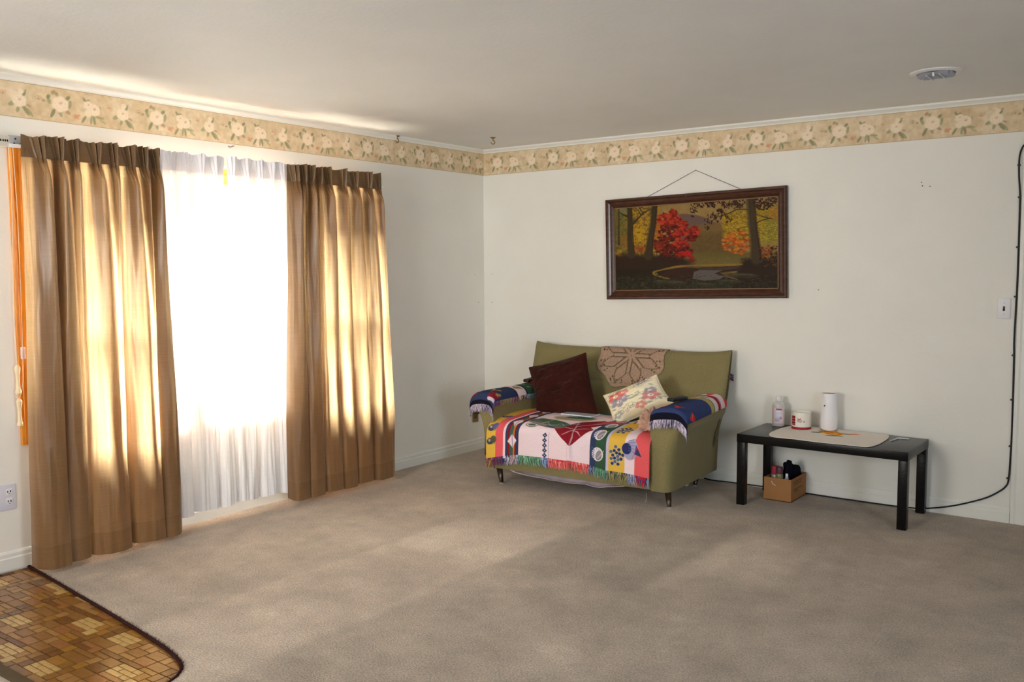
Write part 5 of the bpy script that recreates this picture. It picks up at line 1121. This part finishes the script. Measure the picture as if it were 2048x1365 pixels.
# candle in a white jar with red print
kx, ky = 2.690, -.135
cj = empty('candle_jar', (kx, ky, TZ + .004), 'white candle jar with red print and red base band on the runner', 'candle')
lathe('jar', [(.001, 0), (.058, 0), (.060, .005), (.060, .104), (.0585, .108), (.056, .106), (.055, .090), (.001, .088)], (kx, ky, TZ + .0052), pm('white_glass', rgb(232, 226, 214), .25, .5), cj, 40)
lathe('base_band', [(.0606, .0005), (.0618, .004), (.0614, .013), (.0602, .016)], (kx, ky, TZ + .0052), pm('red_band', rgb(160, 30, 40), .4), cj, 40)
lathe('wick', [(.001, 0), (.0012, 0), (.0012, .010), (.001, .011)], (kx, ky, TZ + .093), M_dark, cj, 6)
a = np.linspace(-2.75, -.35, 90); z = np.linspace(.022, .096, 50); A, Zz = np.meshgrid(a, z, indexing='ij'); P = Paint((A + 2.75) / 2.4 * 140, (Zz - .022) * 1000, (226, 220, 208))
P.poly([(14, 4), (50, 4), (50, 66), (16, 66)], (150, 26, 36))
for y in range(9, 66, 9): P.line([(17, y), (47, y + 3)], 2.6, (226, 200, 190) if (y // 9) % 2 else (70, 22, 26), 1.8, .9)
for y, x0, x1 in ((44, 66, 84), (36, 62, 92), (28, 64, 88)): P.line([(x0, y), (x1, y)], 3.4, (130, 60, 76), 2)
P.ell(104, 30, 5, 5, (150, 110, 130), 0, .3); P.line([(66, 52), (72, 40), (84, 52)], 3, (150, 60, 70), 2)
grid('print', np.stack([kx + .0606 * np.cos(A), ky + .0606 * np.sin(A), TZ + .0052 + Zz], -1), colmat('jar_print', .3, .4), cj, P.out(1.1))
# tall white canister with wooden lid and foot
vx, vy = 2.855, -.105
cn = empty('canister', (vx, vy, TZ + .004), 'tall tapered white canister with wooden top and base on the runner', 'canister')
Mw = wood_mat('pale_bamboo', rgb(150, 116, 76), rgb(186, 150, 104), 8, (1, 1, 6), .5)
lathe('base', [(.001, 0), (.048, 0), (.050, .006), (.0505, .020), (.050, .026), (.001, .026)], (vx, vy, TZ + .0055), Mw, cn, 40)
a = np.linspace(0, 2 * PI, 64, endpoint=False); prf_ = [(.0505, 0.024), (.052, .05), (.052, .08), (.0495, .125), (.047, .165), (.0462, .20), (.0468, .232), (.046, .2365), (.043, .237), (.042, .234)]
Pq = np.array([[(vx + r * math.cos(t), vy + r * math.sin(t), TZ + .0055 + z - (.012 * math.cos(t + 1.2) + .006 if i == 0 else 0)) for t in a] for i, (r, z) in enumerate(prf_)])
grid('shell', Pq, pm('white_matte_shell', rgb(236, 234, 238), .45, .4), cn, cv=True, sharp=50)
lathe('lid', [(.043, .230), (.0425, .2345), (.001, .2345)], (vx, vy, TZ + .0055), Mw, cn, 40)
for dz, dx in ((0, 0), (.003, .004), (-.003, .001)): box('mark', (vx - .018 + dx, vy - .0500, TZ + .165 + dz), (vx - .014 + dx, vy - .044, TZ + .169 + dz), M_dark, cn)
st_ = tube('bent_stick', spline([(3.262, -.235, TZ + .004), (3.272, -.17, TZ + .0045), (3.276, -.128, TZ + .005), (3.30, -.12, TZ + .004), (3.335, -.114, TZ + .004)], 20), .0035, M_white2); tag(st_, 'thin white bent plastic stick at the right end of the black table', 'stick')

# ------------------------------------------------------------------ cardboard box with odds and ends under the table
X0, X1, Y0, Y1, BH = 2.513, 2.690, -.300, -.022, .148
cb = empty('cardboard_box', ((X0 + X1) / 2, (Y0 + Y1) / 2, 0), 'small open brown cardboard box on the carpet under the black table', 'box')
t_ = .004
box('bottom', (X0, Y0, .001), (X1, Y1, .006), M_card, cb)
box('side_panel', (X0, Y0, .001), (X1, Y0 + t_, BH), M_card, cb, .001); box('side_panel', (X0, Y1 - t_, .001), (X1, Y1, BH), M_card, cb, .001)
box('side_panel', (X0, Y0 + t_, .001), (X0 + t_, Y1 - t_, BH - .002), M_card, cb, .001); sp = box('side_panel', (X1 - t_, Y0 + t_, .001), (X1, Y1 - t_, BH), M_card, cb, .001)
ink = pm('faded_box_print', rgb(112, 76, 46), .85)
for y0, y1, z0 in ((-.26, -.10, .120), (-.25, -.12, .105), (-.26, -.09, .072), (-.25, -.16, .058)): box('print_line', (X1 - .0005, y0, z0), (X1 + .0006, y1, z0 + .005), ink, sp)
tube('tape_curl', spline([(2.563, Y0 - .001, .125), (2.572, Y0 - .006, .112), (2.585, Y0 - .005, .104), (2.592, Y0 - .001, .098)], 10), .0025, M_white2, cb, 5)
def can(name, x, y, r, h, bodym, capm, label, caph=.045, capr=.8):
    e = empty(name, (x, y, .006), label, 'bottle')
    lathe('body', [(.001, 0), (r * .96, 0), (r, .003), (r, h - .012), (r * .92, h - .004), (r * .7, h), (.001, h)], (x, y, .0062), bodym, e, 22); lathe('cap', [(.001, 0), (r * capr, 0), (r * capr, caph * .85), (r * capr * .9, caph), (.001, caph)], (x, y, .0062 + h), capm, e, 22); return e
c1 = can('spray_can', 2.556, -.215, .026, .150, pm('pale_metal_can', rgb(190, 186, 182), .35, .5, .5), pm('red_cap', rgb(176, 44, 66), .4), 'small can with red cap standing in the cardboard box', .050, .92)
lathe('shoulder_ring', [(.0262, 0), (.0275, .002), (.0275, .006), (.0262, .008)], (2.556, -.215, .144), M_steel, c1, 22)
c2 = can('glass_bottle', 2.596, -.250, .024, .165, pm('green_grey_glass', rgb(120, 118, 88), .2, .5), pm('dark_maroon_cap', rgb(92, 50, 62), .4), 'greenish bottle with dark maroon cap standing in the cardboard box', .040, .9)
can('slim_bottle', 2.650, -.268, .012, .15, pm('grey_blue_plastic', rgb(150, 158, 172), .4), M_white2, 'slim pale bottle wedged beside the black cloth in the cardboard box', .022, .7)
bk_ = empty('black_cloth', (2.655, -.14, .01), 'black folded felt cloth sticking up out of the cardboard box', 'cloth')
poly_ = spline([(-.215, .06), (-.222, .13), (-.208, .18), (-.190, .225), (-.165, .232), (-.140, .214), (-.10, .200), (-.06, .196), (-.040, .180), (-.032, .155), (-.045, .06), (-.215, .06)], 40)[:-1]
V_ = []; nq = len(poly_)
for k, (dx, sc_) in enumerate(((-.028, .86), (-.020, .97), (0, 1.0), (.020, .97), (.028, .86))):
    for y, z in poly_: V_.append((2.622 + .10 * (y + .215) + dx + .006 * math.sin(y * 60 + z * 40) + .12 * (z - .15) * 0, -.13 + (y + .13) * sc_, .15 + (z - .15) * sc_ + .003 * math.sin(y * 90)))
F_q = [(k * nq + i, k * nq + (i + 1) % nq, (k + 1) * nq + (i + 1) % nq, (k + 1) * nq + i) for k in range(4) for i in range(nq)] + [tuple(range(nq))[::-1], tuple(range(4 * nq, 5 * nq))]
fix(mesh('folded_cloth', V_, F_q, M_navycloth, bk_, True, 60))
tube('rolled_edge', spline([(2.626, -.218, .09), (2.626, -.205, .17), (2.634, -.178, .246)], 14), [.018] * 13 + [.014], M_navycloth, bk_, 12)

# ------------------------------------------------------------------ black cable along the baseboard and up the wall
cab = empty('wall_cable', (3.40, -.02, 0), 'black cable running along the baseboard and up the wall by the doorway', 'cable')
pth = [(1.98, -.035, .012), (2.06, -.05, .012), (2.16, -.028, .010), (2.25, -.022, .008), (2.36, -.020, .010), (2.55, -.019, .010), (2.71, -.028, .009), (2.98, -.030, .008), (3.25, -.024, .008), (3.33, -.020, .010), (3.40, -.019, .016), (3.526, -.019, .045), (3.634, -.019, .083), (3.74, -.016, .130), (3.803, -.010, .172), (3.841, -.008, .209), (3.857, -.007, .255), (3.862, -.007, .40), (3.864, -.007, .55), (3.862, -.007, .80), (3.860, -.007, .975), (3.858, -.007, 1.08), (3.862, -.007, 1.39), (3.861, -.007, 1.66), (3.860, -.007, 1.80), (3.858, -.007, 1.896), (3.850, -.008, 1.995), (3.849, -.010, 2.083), (3.860, -.014, 2.14), (3.885, -.020, 2.168), (3.93, -.020, 2.172), (4.10, -.010, 2.165)]
tube('cable', spline(pth, 220), .0045, M_cable, cab, 8)
for x, z in ((3.853, 2.05), (3.861, 1.87), (3.861, 1.59), (3.860, 1.31), (3.860, .975), (3.862, .72), (3.863, .45), (3.858, .262)): box('cable_clip', (x - .012, -.014, z - .005), (x + .003, -.0005, z + .005), M_black, cab, .002)
